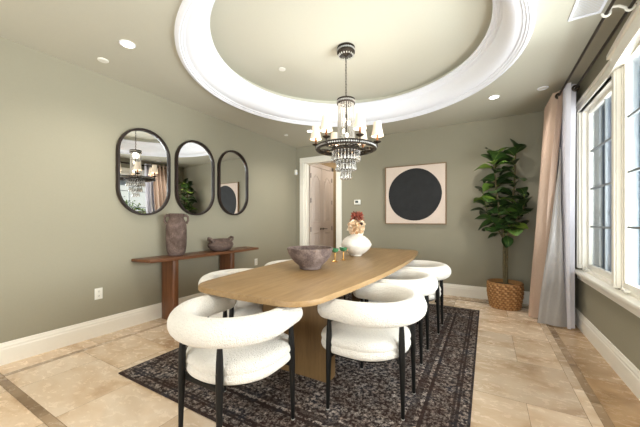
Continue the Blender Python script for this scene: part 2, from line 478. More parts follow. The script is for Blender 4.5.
def build_floor():
    bm = bmesh.new(); lay = bm.loops.layers.float_color.new('tile')
    rnd = random.Random(11)
    def quad(x0, x1, y0, y1, z, col):
        f = bm.faces.new([bm.verts.new(p) for p in ((x0, y0, z), (x1, y0, z), (x1, y1, z), (x0, y1, z))])
        for l in f.loops: l[lay] = (*col, 1)
    quad(-3.7, 1.3, YF-.1, 8.2, -0.0012, (0.2, 1, 0))
    g = 0.0014
    def tile(x0, x1, y0, y1, dark=0.0, tan=0.0, shade=None):
        if x1-x0 < .01 or y1-y0 < .01: return
        quad(x0+g, x1-g, y0+g, y1-g, 0.0, (rnd.random() if shade is None else shade, dark, tan*(0.7+0.3*rnd.random())))
    xs0, xs1 = -3.285, -3.235         # dark strip along one wall
    xs2, xs3, xs4 = 0.535, 0.597, 0.650   # pale strip then dark strip under the windows
    ys0, ys1 = 0.695, 0.748           # threshold strip
    yb0, yb1 = 4.87, 4.915
    # field tiles
    rows = [ys1, 1.25, 1.70, 2.35, 3.005, 3.655, 4.31, yb0]
    for k, (a, b) in enumerate(zip(rows, rows[1:])):
        off = 0.225 if k % 2 == 0 else -0.09
        e = [xs1]; x = off-0.63*7
        cuts = []
        while x < xs2:
            if x > xs1+.06 and x < xs2-.06: cuts.append(x)
            x += 0.63
        e += cuts+[xs2]
        for x0, x1 in zip(e, e[1:]): tile(x0, x1, a, b, 0, 0.15*rnd.random())
    # strips, cut into lengths
    def strip_y(x0, x1, y0, y1, dark, L, tan=0.0):
        y = y0
        while y < y1-1e-6:
            e = min(y1, y+L); tile(x0, x1, y, e, dark, tan); y = e
    def strip_x(x0, x1, y0, y1, dark, L, tan=0.0):
        x = x0
        while x < x1-1e-6:
            e = min(x1, x+L); tile(x, e, y0, y1, dark, tan); x = e
    strip_y(xs0, xs1, ys1, yb1, 0.55, 0.61); strip_y(xs2, xs3, ys1, yb0, 0.0, 0.66); strip_y(xs3, xs4, ys1, yb1, 0.75, 0.61)
    strip_x(xs1, xs3, yb0, yb1, 0.75, 0.61); strip_x(-3.6, XR+.05, ys0, ys1, 0.7, 0.61)
    strip_y(-3.6, xs0, ys1, YB+.1, 0.0, 0.655, 0.2); strip_y(xs4, XR+.05, ys1+.24, YB+.1, 0.08, 0.66, 1.0); tile(xs4, XR+.05, ys1, ys1+.24, 0, 1)
    strip_x(xs0, xs4, yb1, YB+.1, 0.0, 0.655, 0.35)
    # the room behind and the hall
    y = ys0
    while y > YF-.05:
        strip_x(-3.6, XR+.05, y-.655, y, 0.0, .655, .15); y -= .655
    y = YB+.1
    while y < 8.0:
        strip_x(-3.5, -1.2, y, y+.655, 0.0, .655, .3); y += .655
    return struct(link('floor', bm, M['floor'], smooth=False))
build_floor()

def wall_with_holes(name, plane, fixed, thick, a0, a1, z0, z1, holes, mat):
    """plane 'x': wall at x in fixed..fixed+thick spanning y a0..a1; holes (lo, hi, zlo, zhi)"""
    bm = bmesh.new()
    cuts_a = sorted({a0, a1, *[h[0] for h in holes], *[h[1] for h in holes]})
    cuts_z = sorted({z0, z1, *[h[2] for h in holes], *[h[3] for h in holes]})
    f0, f1 = sorted((fixed, fixed+thick))
    for A, C in zip(cuts_a, cuts_a[1:]):
        for D, E in zip(cuts_z, cuts_z[1:]):
            ca, cz = (A+C)/2, (D+E)/2
            if any(h[0] < ca < h[1] and h[2] < cz < h[3] for h in holes): continue
            if plane == 'x': box(bm, f0, f1, A, C, D, E)
            else: box(bm, A, C, f0, f1, D, E)
    bmesh.ops.remove_doubles(bm, verts=bm.verts[:], dist=1e-5)
    # drop the doubled inner faces
    seen = {}
    for f in bm.faces[:]:
        k = tuple(sorted(v.index for v in f.verts)) if False else tuple(sorted((round(v.co.x, 4), round(v.co.y, 4), round(v.co.z, 4)) for v in f.verts))
        seen.setdefault(k, []).append(f)
    for fl in seen.values():
        if len(fl) > 1: bmesh.ops.delete(bm, geom=fl, context='FACES_ONLY')
    fix(bm)
    return struct(link(name, bm, mat, smooth=False))

GY = [(3.20, 4.19), (1.66, 3.12), (.59, 1.58)]     # clear openings of the three windows
ZS, ZH = 0.66, 2.40
DX0, DX1, DZ = -3.31, -2.55, 2.40
wall_with_holes('wall_left', 'x', XL, -0.15, YF, YB+.15, 0, HC, [], M['wall'])
wall_with_holes('wall_back', 'y', YB, 0.14, XL, XR+.2, 0, HC, [(DX0, DX1, 0, DZ)], M['wall'])
wall_with_holes('wall_right', 'x', XR, 0.085, YF, YB+.14, 0, HC, [(GY[0][0], GY[0][1], ZS, ZH), (GY[1][0], GY[1][1], ZS, ZH+.06), (GY[2][0], GY[2][1], ZS, ZH)], M['wall'])
wall_with_holes('wall_front', 'y', YF, -0.15, XL-.15, XR+.2, 0, HC, [(-3.2, 0.55, 0.25, 2.5)], M['wall'])

def build_ceiling():
    bm = bmesh.new()
    x0, x1, y0, y1 = XL-.1, XR+.15, YF-.1, YB+.1
    R = 1.55
    angs = sorted(set([2*PI*i/128 for i in range(128)]+[math.atan2(y-CY, x-CX) % (2*PI) for x in (x0, x1) for y in (y0, y1)]))
    inn, out = [], []
    for a in angs:
        c, s = math.cos(a), math.sin(a)
        t = min([t for t in ((x1-CX)/c if c > 1e-9 else 9e9, (x0-CX)/c if c < -1e-9 else 9e9, (y1-CY)/s if s > 1e-9 else 9e9, (y0-CY)/s if s < -1e-9 else 9e9)])
        inn.append(bm.verts.new((CX+R*c, CY+R*s, HC))); out.append(bm.verts.new((CX+t*c, CY+t*s, HC)))
    n = len(angs)
    for i in range(n):
        j = (i+1) % n
        bm.faces.new((inn[i], inn[j], out[j], out[i]))
    o = struct(link('ceiling', bm, M['ceil'], smooth=False))
    # raised round tray: side wall and top
    bm = bmesh.new()
    lathe(bm, [(1.55, HC), (1.55, 2.96), (1.43, 2.98), (1.43, 3.05), (0, 3.05)], 128, (CX, CY, 0))
    t = struct(link('ceiling_tray', bm, M['tray']))
    # white stepped moulding around the tray
    prof = [(1.625, HC+.004), (1.625, 2.722), (1.612, 2.712), (1.592, 2.712), (1.586, 2.722), (1.574, 2.722), (1.568, 2.732), (1.552, 2.736),
            (1.546, 2.748), (1.536, 2.750)]
    for k in range(1, 11):
        a = k/10*PI/2
        prof.append((1.536-0.125*math.sin(a)*0.95, 2.750+0.15*(1-math.cos(a))+0.02*k/10))
    prof += [(1.408, 2.922), (1.400, 2.932), (1.388, 2.932), (1.384, 2.944), (1.370, 2.944), (1.362, 2.956), (1.348, 2.960), (1.346, 2.975), (1.36, 2.985), (1.44, 2.985), (1.54, 2.80)]
    bm = bmesh.new(); lathe(bm, prof, 128, (CX, CY, 0), closed=True); fix(bm)
    struct(link('trim_1', bm, M['mould']))
build_ceiling()

# baseboards
BP = [(0, 0), (0.018, 0), (0.018, 0.125), (0.014, 0.135), (0.014, 0.15), (0.009, 0.162), (0.006, 0.18), (0, 0.182)]
def baseboard(name, segs):
    bm = bmesh.new()
    for p0, p1, ux in segs:
        b2 = bmesh.new(); sweep_profile(b2, BP, p0, p1, ux)
        me = bpy.data.meshes.new('t'); b2.to_mesh(me); b2.free(); bm.from_mesh(me); bpy.data.meshes.remove(me)
    return struct(link(name, bm, M['trim'], smooth=False))
baseboard('baseboard_left', [((XL, YF, 0), (XL, YB, 0), (1, 0, 0))])
baseboard('baseboard_back', [((XL, YB, 0), (DX0-.11, YB, 0), (0, -1, 0)), ((DX1+.11, YB, 0), (XR, YB, 0), (0, -1, 0))])
baseboard('baseboard_right', [((XR, YF, 0), (XR, YB, 0), (-1, 0, 0))])

# doorway casing and jambs
bm = bmesh.new()
CW = 0.105
for x0, x1 in ((DX0-CW, DX0), (DX1, DX1+CW)):
    box(bm, x0, x1, YB-.022, YB, 0, DZ+CW, .004); box(bm, x0+.012 if x0 < -3 else x0+.0, x1 if x0 < -3 else x1-.012, YB-.03, YB-.02, 0, DZ+.02, .003)
box(bm, DX0, DX1, YB-.022, YB, DZ, DZ+CW, .004); box(bm, DX0, DX1, YB-.03, YB-.02, DZ+.0, DZ+CW-.03, .003)
box(bm, DX0-.002, DX0+.018, YB-.01, YB+.15, 0, DZ); box(bm, DX1-.018, DX1+.002, YB-.01, YB+.15, 0, DZ); box(bm, DX0, DX1, YB-.01, YB+.15, DZ-.018, DZ+.002)
box(bm, DX0+.018, DX0+.032, YB+.05, YB+.09, 0, DZ-.018)
struct(link('trim_2', bm, M['trim'], smooth=False))

# hall beyond the doorway
HX = -3.30
wall_with_holes('wall_hall_left', 'x', HX, -0.12, YB+.14, 8.0, 0, HC, [], M['hall'])
wall_with_holes('wall_hall_back', 'y', 8.0, 0.12, HX-.1, -1.3, 0, HC, [], M['hall'])
wall_with_holes('wall_hall_right', 'x', -1.4, 0.12, YB+.14, 8.0, 0, HC, [], M['hall'])
struct(link('ceiling_hall', B(HX-.1, -1.3, YB+.14, 8.1, HC, HC+.05), M['ceil'], smooth=False))

def door_leaf(name, y0, y1, hinge_hi):
    """a tall panelled door leaf lying against the hall wall x = HX, facing +x"""
    root = bpy.data.objects.new(name, None); COL.objects.link(root); root['kind'] = 'structure'
    root.location = (HX+.004, (y0+y1)/2, 0.01)
    w = y1-y0-.006; h = 2.36; t = .03
    bm = bmesh.new(); box(bm, 0, t, -w/2, w/2, 0, h, .003)
    link('door_slab', bm, M['door'], root, smooth=False)
    def panel(z0, z1, arch):
        bm = bmesh.new()
        a, b = -w/2+.085, w/2-.085
        out = [(a, z0), (b, z0), (b, z1)]
        if arch:
            for k in range(1, 12):
                s = k/12
                out.append((b+(a-b)*s, z1+arch*(0.5-0.5*math.cos(2*PI*s))))
        out.append((a, z1))
        cy, cz = 0, (z0+z1)/2
        L = []
        for sc, x in ((0.0, t-.001), (0.004, t+.012), (0.02, t+.012), (0.032, t+.003), (0.05, t+.003), (0.075, t+.012)):
            ring = []
            for (y, z) in out:
                fy = (abs(b-a)/2-sc)/(abs(b-a)/2); fz = ((z1-z0)/2-sc)/((z1-z0)/2)
                ring.append(bm.verts.new((x, y*fy, cz+(z-cz)*fz)))
            L.append(ring)
        for A, C in zip(L, L[1:]):
            for i in range(len(out)):
                j = (i+1) % len(out); bm.faces.new((A[i], A[j], C[j], C[i]))
        bm.faces.new(L[-1]); fix(bm)
        link('door_panel', bm, M['door'], root, smooth=False)
    panel(1.14, 2.10, 0.10); panel(0.16, 0.94, 0)
    s = 1 if hinge_hi else -1
    bm = bmesh.new(); hy = -s*(w/2-.05)
    lathe(bm, [(0, -.004), (.026, -.004), (.026, .004), (.01, .008), (.01, .03), (0, .03)], 16)
    bmesh.ops.rotate(bm, verts=bm.verts[:], cent=(0, 0, 0), matrix=Matrix.Rotation(PI/2, 3, 'Y'))
    tube(bm, [(.03, 0, 0), (.045, 0, 0), (.05, s*.03, 0), (.05, s*.11, -.004)], .008, 8)
    bmesh.ops.translate(bm, verts=bm.verts[:], vec=(t, hy, 1.0))
    link('door_handle', bm, M['bronze'], root)
    for z in (.25, 1.0, 1.62, 2.15):
        bm = B(t-.004, t+.008, s*(w/2-.012)-.01, s*(w/2-.012)+.01, z-.05, z+.05, .002)
        link('hinge', bm, M['bronze'], root, smooth=False)
    return root
door_leaf('door_1', 5.30, 5.80, False)
door_leaf('door_2', 5.80, 6.30, True)
bm = bmesh.new()
box(bm, HX, HX+.02, 6.305, 6.40, 0, 2.48, .003); box(bm, HX, HX+.02, 5.285, 6.40, 2.385, 2.48, .003)
struct(link('trim_3', bm, M['door'], smooth=False))

# ------------------------------------------------------------------ windows
GX = .962
def window(idx, y0, y1, z0, z1, cols, rows, gx):
    root = bpy.data.objects.new('window_%d' % idx, None); COL.objects.link(root); root['kind'] = 'structure'
    root.location = (XR, (y0+y1)/2, z0)
    Y0, Y1, H = y0-(y0+y1)/2, y1-(y0+y1)/2, z1-z0
    ox = gx-XR
    for nm, xa, xb, mt in (('window_frame', -.005, ox+.006, M['trim']), ('outer_frame', ox+.006, .088, M['outer_dark'])):
        bm = bmesh.new()      # fixed frame lining the opening, colour of the outer part darkened against overbright daylight
        box(bm, xa, xb, Y0-.002, Y0+.022, 0, H); box(bm, xa, xb, Y1-.022, Y1+.002, 0, H)
        box(bm, xa, xb, Y0, Y1, H-.022, H+.002); box(bm, xa, xb, Y0, Y1, -.002, .022)
        link(nm, bm, mt, root, smooth=False)
    bm = bmesh.new(); s = .040; i = .018
    box(bm, ox-.02, ox+.014, Y0+i, Y0+i+s, i, H-i, .004); box(bm, ox-.02, ox+.014, Y1-i-s, Y1-i, i, H-i, .004)
    box(bm, ox-.02, ox+.014, Y0+i+s, Y1-i-s, i, i+s+.02, .004); box(bm, ox-.02, ox+.014, Y0+i+s, Y1-i-s, H-i-s, H-i, .004)
    sash = link('sash', bm, M['trim'], root, smooth=False)
    link('glass', B(ox+.003, ox+.007, Y0+i+s-.004, Y1-i-s+.004, i+s, H-i-s+.004), M['glass'], root, smooth=False)
    gw, gz0, gz1 = Y1-Y0-2*(i+s), i+s+.02, H-i-s
    for k in range(1, cols):
        y = Y0+i+s+gw*k/cols
        link('muntin', B(ox-.006, ox+.013, y-.009, y+.009, gz0, gz1, .002), M['bronze_light'], sash, smooth=False)
    for k in range(1, rows):
        z = gz0+(gz1-gz0)*k/rows
        link('muntin', B(ox-.006, ox+.0125, Y0+i+s, Y1-i-s, z-.009, z+.009, .002), M['bronze_light'], sash, smooth=False)
    bm = bmesh.new()      # crank handle on the sill of the sash
    box(bm, ox-.055, ox-.02, Y1-.17, Y1-.09, i+.0, i+.02, .006)
    tube(bm, [(ox-.045, Y1-.13, i+.02), (ox-.06, Y1-.14, i+.03), (ox-.065, Y1-.21, i+.022)], .006, 8)
    link('crank_handle', bm, M['white'], root)
    return root
M['bronze_light'] = plain('muntin_paint', srgb(128, 134, 138), 0.5, 0, 40, .02)
for k, (a, b) in enumerate(GY):
    window(k+1, a, b, ZS, ZH+(.06 if k == 1 else 0), 2 if k != 1 else 4, 4, .925 if k == 1 else GX)

# inside casing: flat boards at the outer jambs and mullions, straight heads, eyebrow head over the centre window
bm = bmesh.new()
cx0, cx1 = XR-.03, XR
for a, b in ((GY[0][1], GY[0][1]+.08), (GY[1][1], GY[0][0]), (GY[2][1], GY[1][0]), (GY[2][0]-.10, GY[2][0])):
    box(bm, cx0, cx1+.01, a, b, ZS+.02, ZH+.06, .004)
    m = (a+b)/2; hw = (b-a)/2
    box(bm, cx0-.012, cx0+.005, m-hw*.62, m+hw*.62, ZS+.02, ZH+.055, .005)
struct(link('trim_4', bm, M['trim'], smooth=False))
bm = bmesh.new()
for a, b in ((GY[0][0]-.03, GY[0][1]+.08), (GY[2][0]-.10, GY[2][1]+.05)):
    box(bm, cx0-.004, cx1+.01, a, b, ZH-.01, ZH+.095, .004); box(bm, cx0-.022, cx1+.01, a, b, ZH+.075, ZH+.10, .006); box(bm, cx0-.014, cx1, a, b, ZH-.01, ZH+.015, .004)
struct(link('trim_5', bm, M['trim'], smooth=False))
bm = bmesh.new()
ya, yb = GY[1][0]-.09, GY[1][1]+.09
for (x0, lo, hi) in ((XR-.045, -.03, .13), (XR-.065, .105, .14), (XR-.055, -.03, .0)):
    L = []
    for k in range(25):
        s = k/24; y = ya+(yb-ya)*s; arc = .075*math.sin(PI*s)**0.9
        L.append([bm.verts.new(p) for p in ((x0, y, ZH+lo+arc), (XR+.02, y, ZH+lo+arc), (XR+.02, y, ZH+hi+arc), (x0, y, ZH+hi+arc))])
    for A, C in zip(L, L[1:]):
        for i in range(4):
            j = (i+1) % 4; bm.faces.new((A[i], A[j], C[j], C[i]))
    bm.faces.new(list(reversed(L[0]))); bm.faces.new(L[-1])
fix(bm)
struct(link('trim_6', bm, M['trim'], smooth=False))
# stool and apron
bm = bmesh.new()
box(bm, XR-.075, XR+.03, GY[2][0]-.14, GY[0][1]+.10, ZS-.03, ZS+.004, .010)
box(bm, XR-.05, XR, GY[2][0]-.12, GY[0][1]+.085, ZS-.055, ZS-.03, .008)
box(bm, XR-.03, XR, GY[2][0]-.11, GY[0][1]+.08, ZS-.10, ZS-.055, .006)
struct(link('trim_7', bm, M['trim'], smooth=False))

# unseen window added behind the viewer to carry the rear fill lamp
root = bpy.data.objects.new('window_4', None); COL.objects.link(root); root['kind'] = 'structure'; root.location = (-1.325, YF, .25)
bm = bmesh.new(); W = 1.875
box(bm, -W, -W+.06, -.13, .01, 0, 2.25); box(bm, W-.06, W, -.13, .01, 0, 2.25); box(bm, -W, W, -.13, .01, 2.19, 2.25); box(bm, -W, W, -.13, .01, 0, .06)
for x in (-.62, .62): box(bm, x-.03, x+.03, -.13, .01, 0, 2.25)
link('window_frame', bm, M['trim'], root, smooth=False)
link('glass', B(-W+.05, W-.05, -.07, -.064, .05, 2.2), M['glass'], root, smooth=False)

# ------------------------------------------------------------------ rug
o = link('area_rug', B(-RX, RX, -RY, RY, 0, .011, .004), M['rug'], smooth=False)
o.location = (-1.301, 2.812, 0.0005)
tag(o, 'dark brown distressed patterned rug under the dining table', 'rug')
RZ = 0.0115

# ------------------------------------------------------------------ dining table
TX, TY, TZ = -1.335, 2.905, 0.76
t = thing('dining_table', 'long light oak dining table with softly bowed sides and rounded corners', 'table', (TX, TY, RZ), math.radians(.6))
def table_outline(inset=0.0):
    hl, wm, we, rc = 1.605-inset, .588-inset, .490-inset, .19
    pts = []
    ny = 24
    # right side from -y to +y, then left side
    for k in range(ny+1):
        s = -1+2*k/ny; y = s*(hl-rc)
        pts.append((wm-(wm-we)*s*s, y))
    def corner(cx, cy, a0):
        return [(cx+rc*math.cos(a0+PI/2*k/8), cy+rc*math.sin(a0+PI/2*k/8)) for k in range(1, 8)]
    we2 = we-.004
    right = pts
    tr = corner(we-rc, hl-rc, 0); 
    top = [(we-rc, hl), (0.0, hl+.012), (-(we-rc), hl)]
    tl = corner(-(we-rc), hl-rc, PI/2)
    left = [(-x, -y) for x, y in right]
    bl = corner(-(we-rc), -(hl-rc), PI)
    bot = [(-(we-rc), -hl), (0.0, -hl-.012), (we-rc, -hl)]
    br = corner(we-rc, -(hl-rc), 3*PI/2)
    return right+tr+top+tl+left+bl+bot+br
bm = bmesh.new(); prism(bm, table_outline(), TZ-.036-RZ, TZ-RZ, .006, 3); fix(bm)
link('tabletop', bm, M['oak'], t)
for s in (-1, 1):
    bm = bmesh.new()
    out = []
    hw, hd, rr = .312, .065, .015
    for cx, cy, a0 in ((hw-rr, hd-rr, 0), (-(hw-rr), hd-rr, PI/2), (-(hw-rr), -(hd-rr), PI), (hw-rr, -(hd-rr), 3*PI/2)):
        out += [(cx+rr*math.cos(a0+PI/2*k/6), cy+rr*math.sin(a0+PI/2*k/6)) for k in range(7)]
    prism(bm, out, 0, TZ-.036-RZ, .003, 1); fix(bm)
    p = link('pedestal', bm, M['oakdark'], t); p.location = (0, s*.955, 0)

# ------------------------------------------------------------------ chairs
def make_chair(label):
    c = thing('dining_chair', label, 'chair', (0, 0, 0), 0, 'white barrel dining chairs around the table')
    R, zc, r = .292, .648-RZ, .0725
    pts = []
    ye = .190
    for k in range(7):
        s = k/7; pts.append((.276+(R-.276)*s, ye*(1-s), zc))
    for k in range(0, 37):
        a = -PI*k/36
        pts.append((R*math.cos(a), R*1.02*math.sin(a), zc))
    for k in range(1, 8):
        s = k/7; pts.append((-(R+(.276-R)*s), ye*s, zc))
    n = len(pts)
    rad = [r*(0.88+0.12*min(1, min(i, n-1-i)/10)) for i in range(n)]
    bm = bmesh.new(); tube(bm, pts, rad, 24, round_ends=True); fix(bm)
    link('backrest', bm, M['boucle'], c)
    # round-backed cushion
    def outline(ins, n=64):
        o = []
        for k in range(n):
            a = 2*PI*k/n; ca, sa = math.cos(a), math.sin(a)
            if sa <= 0: x, y = .298*ca, .268*sa
            else:
                e = 2/3.4
                x = .298*math.copysign(abs(ca)**e, ca); y = .298*abs(sa)**e
            L = math.hypot(x, y); f = max(0.0, (L-ins)/L)
            o.append((x*f, y*f))
        return o
    bm = bmesh.new(); L = []
    for ins, z in ((.05, .361), (.02, .365), (.006, .377), (0, .394), (.004, .412), (.010, .420), (.004, .428), (0, .442), (.006, .460), (.022, .475), (.05, .484), (.10, .489), (.17, .491)):
        L.append([bm.verts.new((x, y, z-RZ)) for x, y in outline(ins)])
    for A, C in zip(L, L[1:]):
        for i in range(64):
            j = (i+1) % 64; bm.faces.new((A[i], A[j], C[j], C[i]))
    bm.faces.new(list(reversed(L[0]))); bm.faces.new(L[-1]); fix(bm)
    link('seat', bm, M['boucle'], c)
    # steel frame under the cushion
    bm = bmesh.new()
    lo = outline(.06); z0, z1 = .338-RZ, .364-RZ
    inn = outline(.085)
    A = [[bm.verts.new((x, y, z)) for x, y in o] for o, z in ((lo, z0), (lo, z1), (inn, z1), (inn, z0))]
    for q in range(4):
        U, V = A[q], A[(q+1) % 4]
        for i in range(64):
            j = (i+1) % 64; bm.faces.new((U[i], U[j], V[j], V[i]))
    box(bm, -.278, .278, .155, .181, z0, z1-.001, .003); box(bm, -.15, .15, -.25, -.225, z0, z1-.001, .003)
    fix(bm)
    link('seat_frame', bm, M['black'], c, smooth=False)
    for (x, y, spl) in ((.280, .168, .012), (-.280, .168, .012), (.145, -.252, .012), (-.145, -.252, .012)):
        bm = bmesh.new()
        d = Vector((x, y, 0)).normalized()*spl
        pr = [(.007, .0105), (.012, .011), (.18, .0145), (.33, .0185), (.42, .0195), (.50, .0175), (.585, .012), (.61, .012)]
        tube(bm, [(x+d.x*(1-z/.61), y+d.y*(1-z/.61), z) for z, _ in pr], [q for _, q in pr], 14)
        fix(bm)
        lg = link('leg', bm, M['black'], c)
        bm = bmesh.new(); lathe(bm, [(0, 0), (.009, 0), (.0115, .003), (.0115, .008), (0, .008)], 12, (x+d.x, y+d.y, 0)); fix(bm)
        link('foot_glide', bm, M['glide'], lg)
    return c
ch0 = make_chair('white boucle barrel chair with black legs at the near short end of the table')
ch0.location = (-1.302, 1.268, RZ); ch0.rotation_euler = (0, 0, 0)
RXc, LXc = -.665, -2.005
for (x, y, rz, lab) in (
    (-.700, 1.918, PI/2, 'white boucle barrel chair on the window side, closest to the near table end'),
    (-.735, 2.67, PI/2, 'white boucle barrel chair in the middle of the window side of the table'),
    (-.705, 3.43, PI/2, 'white boucle barrel chair on the window side, closest to the potted fig tree'),
    (-1.945, 1.96, -PI/2, 'white boucle barrel chair on the console side, tucked behind the near table corner'),
    (-1.90, 2.76, -PI/2, 'white boucle barrel chair on the console side, middle seat left of the bowl'),
    (-1.94, 3.50, -PI/2, 'white boucle barrel chair on the console side, farthest from the camera behind the bowl')):
    dup(ch0, (x, y, RZ), rz, lab)

# ------------------------------------------------------------------ things on the table
def wob(a, k, amp=.012, ph=0.0):
    return 1+amp*math.sin(3*a+ph+k*.4)+amp*.6*math.sin(5*a+k)
bm = bmesh.new()
lathe(bm, [(0, .0), (.085, .0), (.094, .006), (.096, .022), (.104, .034), (.138, .062), (.170, .100), (.190, .138), (.199, .168), (.202, .180), (.196, .186), (.188, .182),
           (.182, .168), (.170, .135), (.146, .098), (.105, .062), (.05, .046), (0, .043)], 56, fn=lambda a, k: wob(a, k, .010 if 3 < k < 15 else .004)); fix(bm)
o = link('bowl', bm, M['bowl'], loc=(-1.418, 2.30, TZ)); o.scale = (1.05, 1.05, 1.06); tag(o, 'mauve brown stoneware footed bowl on the oak table', 'bowl')

bm = bmesh.new()
lathe(bm, [(0, 0), (.060, 0), (.066, .004), (.070, .018), (.098, .032), (.135, .060), (.168, .095), (.186, .128), (.190, .142), (.187, .156), (.172, .188), (.146, .218), (.112, .242), (.080, .256), (.068, .262), (.066, .272), (.070, .280),
           (.063, .281), (.056, .272), (.056, .258), (.10, .22), (.0, .21)], 56); fix(bm)
o = link('vase', bm, M['vase'], loc=(-1.43, 3.42, TZ)); tag(o, 'round white ceramic vase with angular belly holding two blooms', 'vase')

def petals(bm, lay, c, R, n, size, rnd, tone=(0, 1), up=.0, narrow=False, cup=.3):
    for i in range(n):
        z = 1-2*(i+.5)/n; ph = i*2.399963
        if z < -.75: continue
        q = math.sqrt(1-z*z); d = Vector((q*math.cos(ph), q*math.sin(ph), z))
        d = (d+Vector((rnd.uniform(-.2, .2), rnd.uniform(-.2, .2), rnd.uniform(-.2, .2)))).normalized()
        side = d.cross(Vector((rnd.uniform(-1, 1), rnd.uniform(-1, 1), rnd.uniform(-1, 1)))).normalized(); oth = d.cross(side)
        base = Vector(c)+d*R*rnd.uniform(.45, .7)
        s = size*rnd.uniform(.75, 1.2); w = s*(.28 if narrow else .62)
        tn = rnd.uniform(*tone)
        dirn = (d*(1.0 if narrow else .55)+oth*rnd.uniform(.2, .8)).normalized(); nrm = side.cross(dirn)
        rows = []
        for k in range(5):
            u = k/4; ww = w*math.sin(PI*(.12+.80*u))**.8 if not narrow else w*math.sin(PI*(.10+.86*u))
            p = base+dirn*s*u+nrm*(cup*s*u*u)
            rows.append([bm.verts.new(p-side*ww+nrm*.3*ww), bm.verts.new(p), bm.verts.new(p+side*ww+nrm*.3*ww)])
        for A, C in zip(rows, rows[1:]):
            for j in range(2):
                f = bm.faces.new((A[j], A[j+1], C[j+1], C[j]))
                for l in f.loops: l[lay] = (tn, 0, 0, 1)
def bloom(name, label, c, R, n, size, mat, narrow, stem_to, seed):
    rnd = random.Random(seed)
    root = thing(name, label, 'flower', c)
    bm = bmesh.new(); lay = bm.loops.layers.float_color.new('tone')
    petals(bm, lay, (0, 0, 0), R, n, size, rnd, narrow=narrow)
    link('petals', bm, mat, root)
    bm = bmesh.new(); tube(bm, [(0, 0, 0), Vector(stem_to)*.5+Vector((.005, 0, 0)), stem_to], .006, 8)
    link('stem', bm, M['bark'], root)
    bm = bmesh.new(); sphere(bm, (0, 0, 0), R*.36, 12, 8)
    link('flower_core', bm, mat, root)
    return root
V0 = Vector((-1.43, 3.42, TZ+.24))
c = Vector((-1.425, 3.405, TZ+.352)); fl = bloom('cream_hydrangea', 'cream ruffled bloom low in the white vase', c, .098, 170, .054, M['petal_cream'], False, V0-c, 3)
bm = bmesh.new(); sphere(bm, (.082, -.035, .052), .020, 10, 8); sphere(bm, (.092, -.03, .06), .009, 8, 6); link('seed_head', bm, M['seed'], fl)
c = Vector((-1.420, 3.425, TZ+.478)); bloom('red_dahlia', 'rust red spiky bloom above the cream one', c, .062, 110, .055, M['petal_red'], True, V0-c, 5)

def goblet(loc, label, rz):
    g = thing('goblet', label, 'goblet', loc, rz, 'green and gold goblets on the table')
    bm = bmesh.new()
    lathe(bm, [(0, 0), (.032, 0), (.033, .003), (.02, .007), (.006, .012), (.0045, .05), (.006, .058), (.0045, .064), (.005, .092), (.010, .098), (0, .1)], 20); fix(bm)
    link('stem', bm, M['gold'], g)
    bm = bmesh.new()
    lathe(bm, [(0, .096), (.012, .097), (.030, .106), (.040, .122), (.043, .142), (.0415, .142), (.038, .123), (.028, .109), (0, .103)], 24, fn=lambda a, k: 1+.05*math.cos(8*a) if k > 1 else 1); fix(bm)
    link('cup', bm, M['green_glass'], g)
    return g
goblet((-1.432, 2.83, TZ), 'green cupped gold stem goblet beside the stoneware bowl', 0)
goblet((-1.405, 2.985, TZ), 'green cupped gold stem goblet nearer the white vase', .4)

# ------------------------------------------------------------------ console and pots
cn = thing('console_table', 'walnut console table with slab legs under the mirrors', 'console table', (-3.34, 2.70, 0))
bm = bmesh.new(); x0, x1, y0, y1 = -.165, .150, -.885, .92
vs = []
prism(bm, [(x0, y0), (x1, y0+.03), (x1+.02, y0+.5), (x1+.02, y1-.5), (x1, y1-.03), (x0, y1)], .735, .770, .008, 2); fix(bm)
link('console_top', bm, M['walnut'], cn)
for y in (-.51, .395):
    bm = bmesh.new()
    out = []
    hw, hd, rr = .125, .038, .022
    for cx, cy, a0 in ((hw-rr, hd-rr, 0), (-(hw-rr), hd-rr, PI/2), (-(hw-rr), -(hd-rr), PI), (hw-rr, -(hd-rr), 3*PI/2)):
        out += [(cx+rr*math.cos(a0+PI/2*k/5), cy+rr*math.sin(a0+PI/2*k/5)) for k in range(6)]
    prism(bm, out, 0, .736, .002, 1); fix(bm)
    p = link('leg', bm, M['walnutv'], cn); p.location = (-.025, y, 0)

j = thing('amphora', 'tall brown clay jar with small neck handles on the console', 'jar', (-3.335, 2.255, .770)); j.scale = (.80, .80, 1.0)
bm = bmesh.new()
lathe(bm, [(0, 0), (.104, 0), (.114, .008), (.130, .05), (.142, .12), (.147, .22), (.147, .31), (.143, .37), (.132, .415), (.116, .440), (.104, .455), (.102, .482), (.112, .500), (.116, .512), (.108, .520),
           (.094, .516), (.086, .49), (.086, .455), (.11, .40), (.12, .2), (0, .05)], 48, fn=lambda a, k: wob(a, k, .006)); fix(bm)
link('jar_body', bm, M['clay'], j)
for a in (math.radians(-15), math.radians(165)):
    d = Vector((-math.sin(a)*0+math.cos(a+PI/2-.2), math.sin(a+PI/2-.2), 0))
    bm = bmesh.new(); tube(bm, [d*.10+Vector((0, 0, .492)), d*.135+Vector((0, 0, .498)), d*.162+Vector((0, 0, .478)), d*.166+Vector((0, 0, .435)), d*.140+Vector((0, 0, .395))], [.016, .017, .017, .016, .018], 10); fix(bm)
    link('handle', bm, M['clay'], j)
j = thing('handled_pot', 'low squat clay pot with lug handles on the console', 'pot', (-3.33, 2.945, .770)); j.scale = (1.0, 1.0, 1.08)
bm = bmesh.new()
def oval(a, k): return 1.0+.0*a
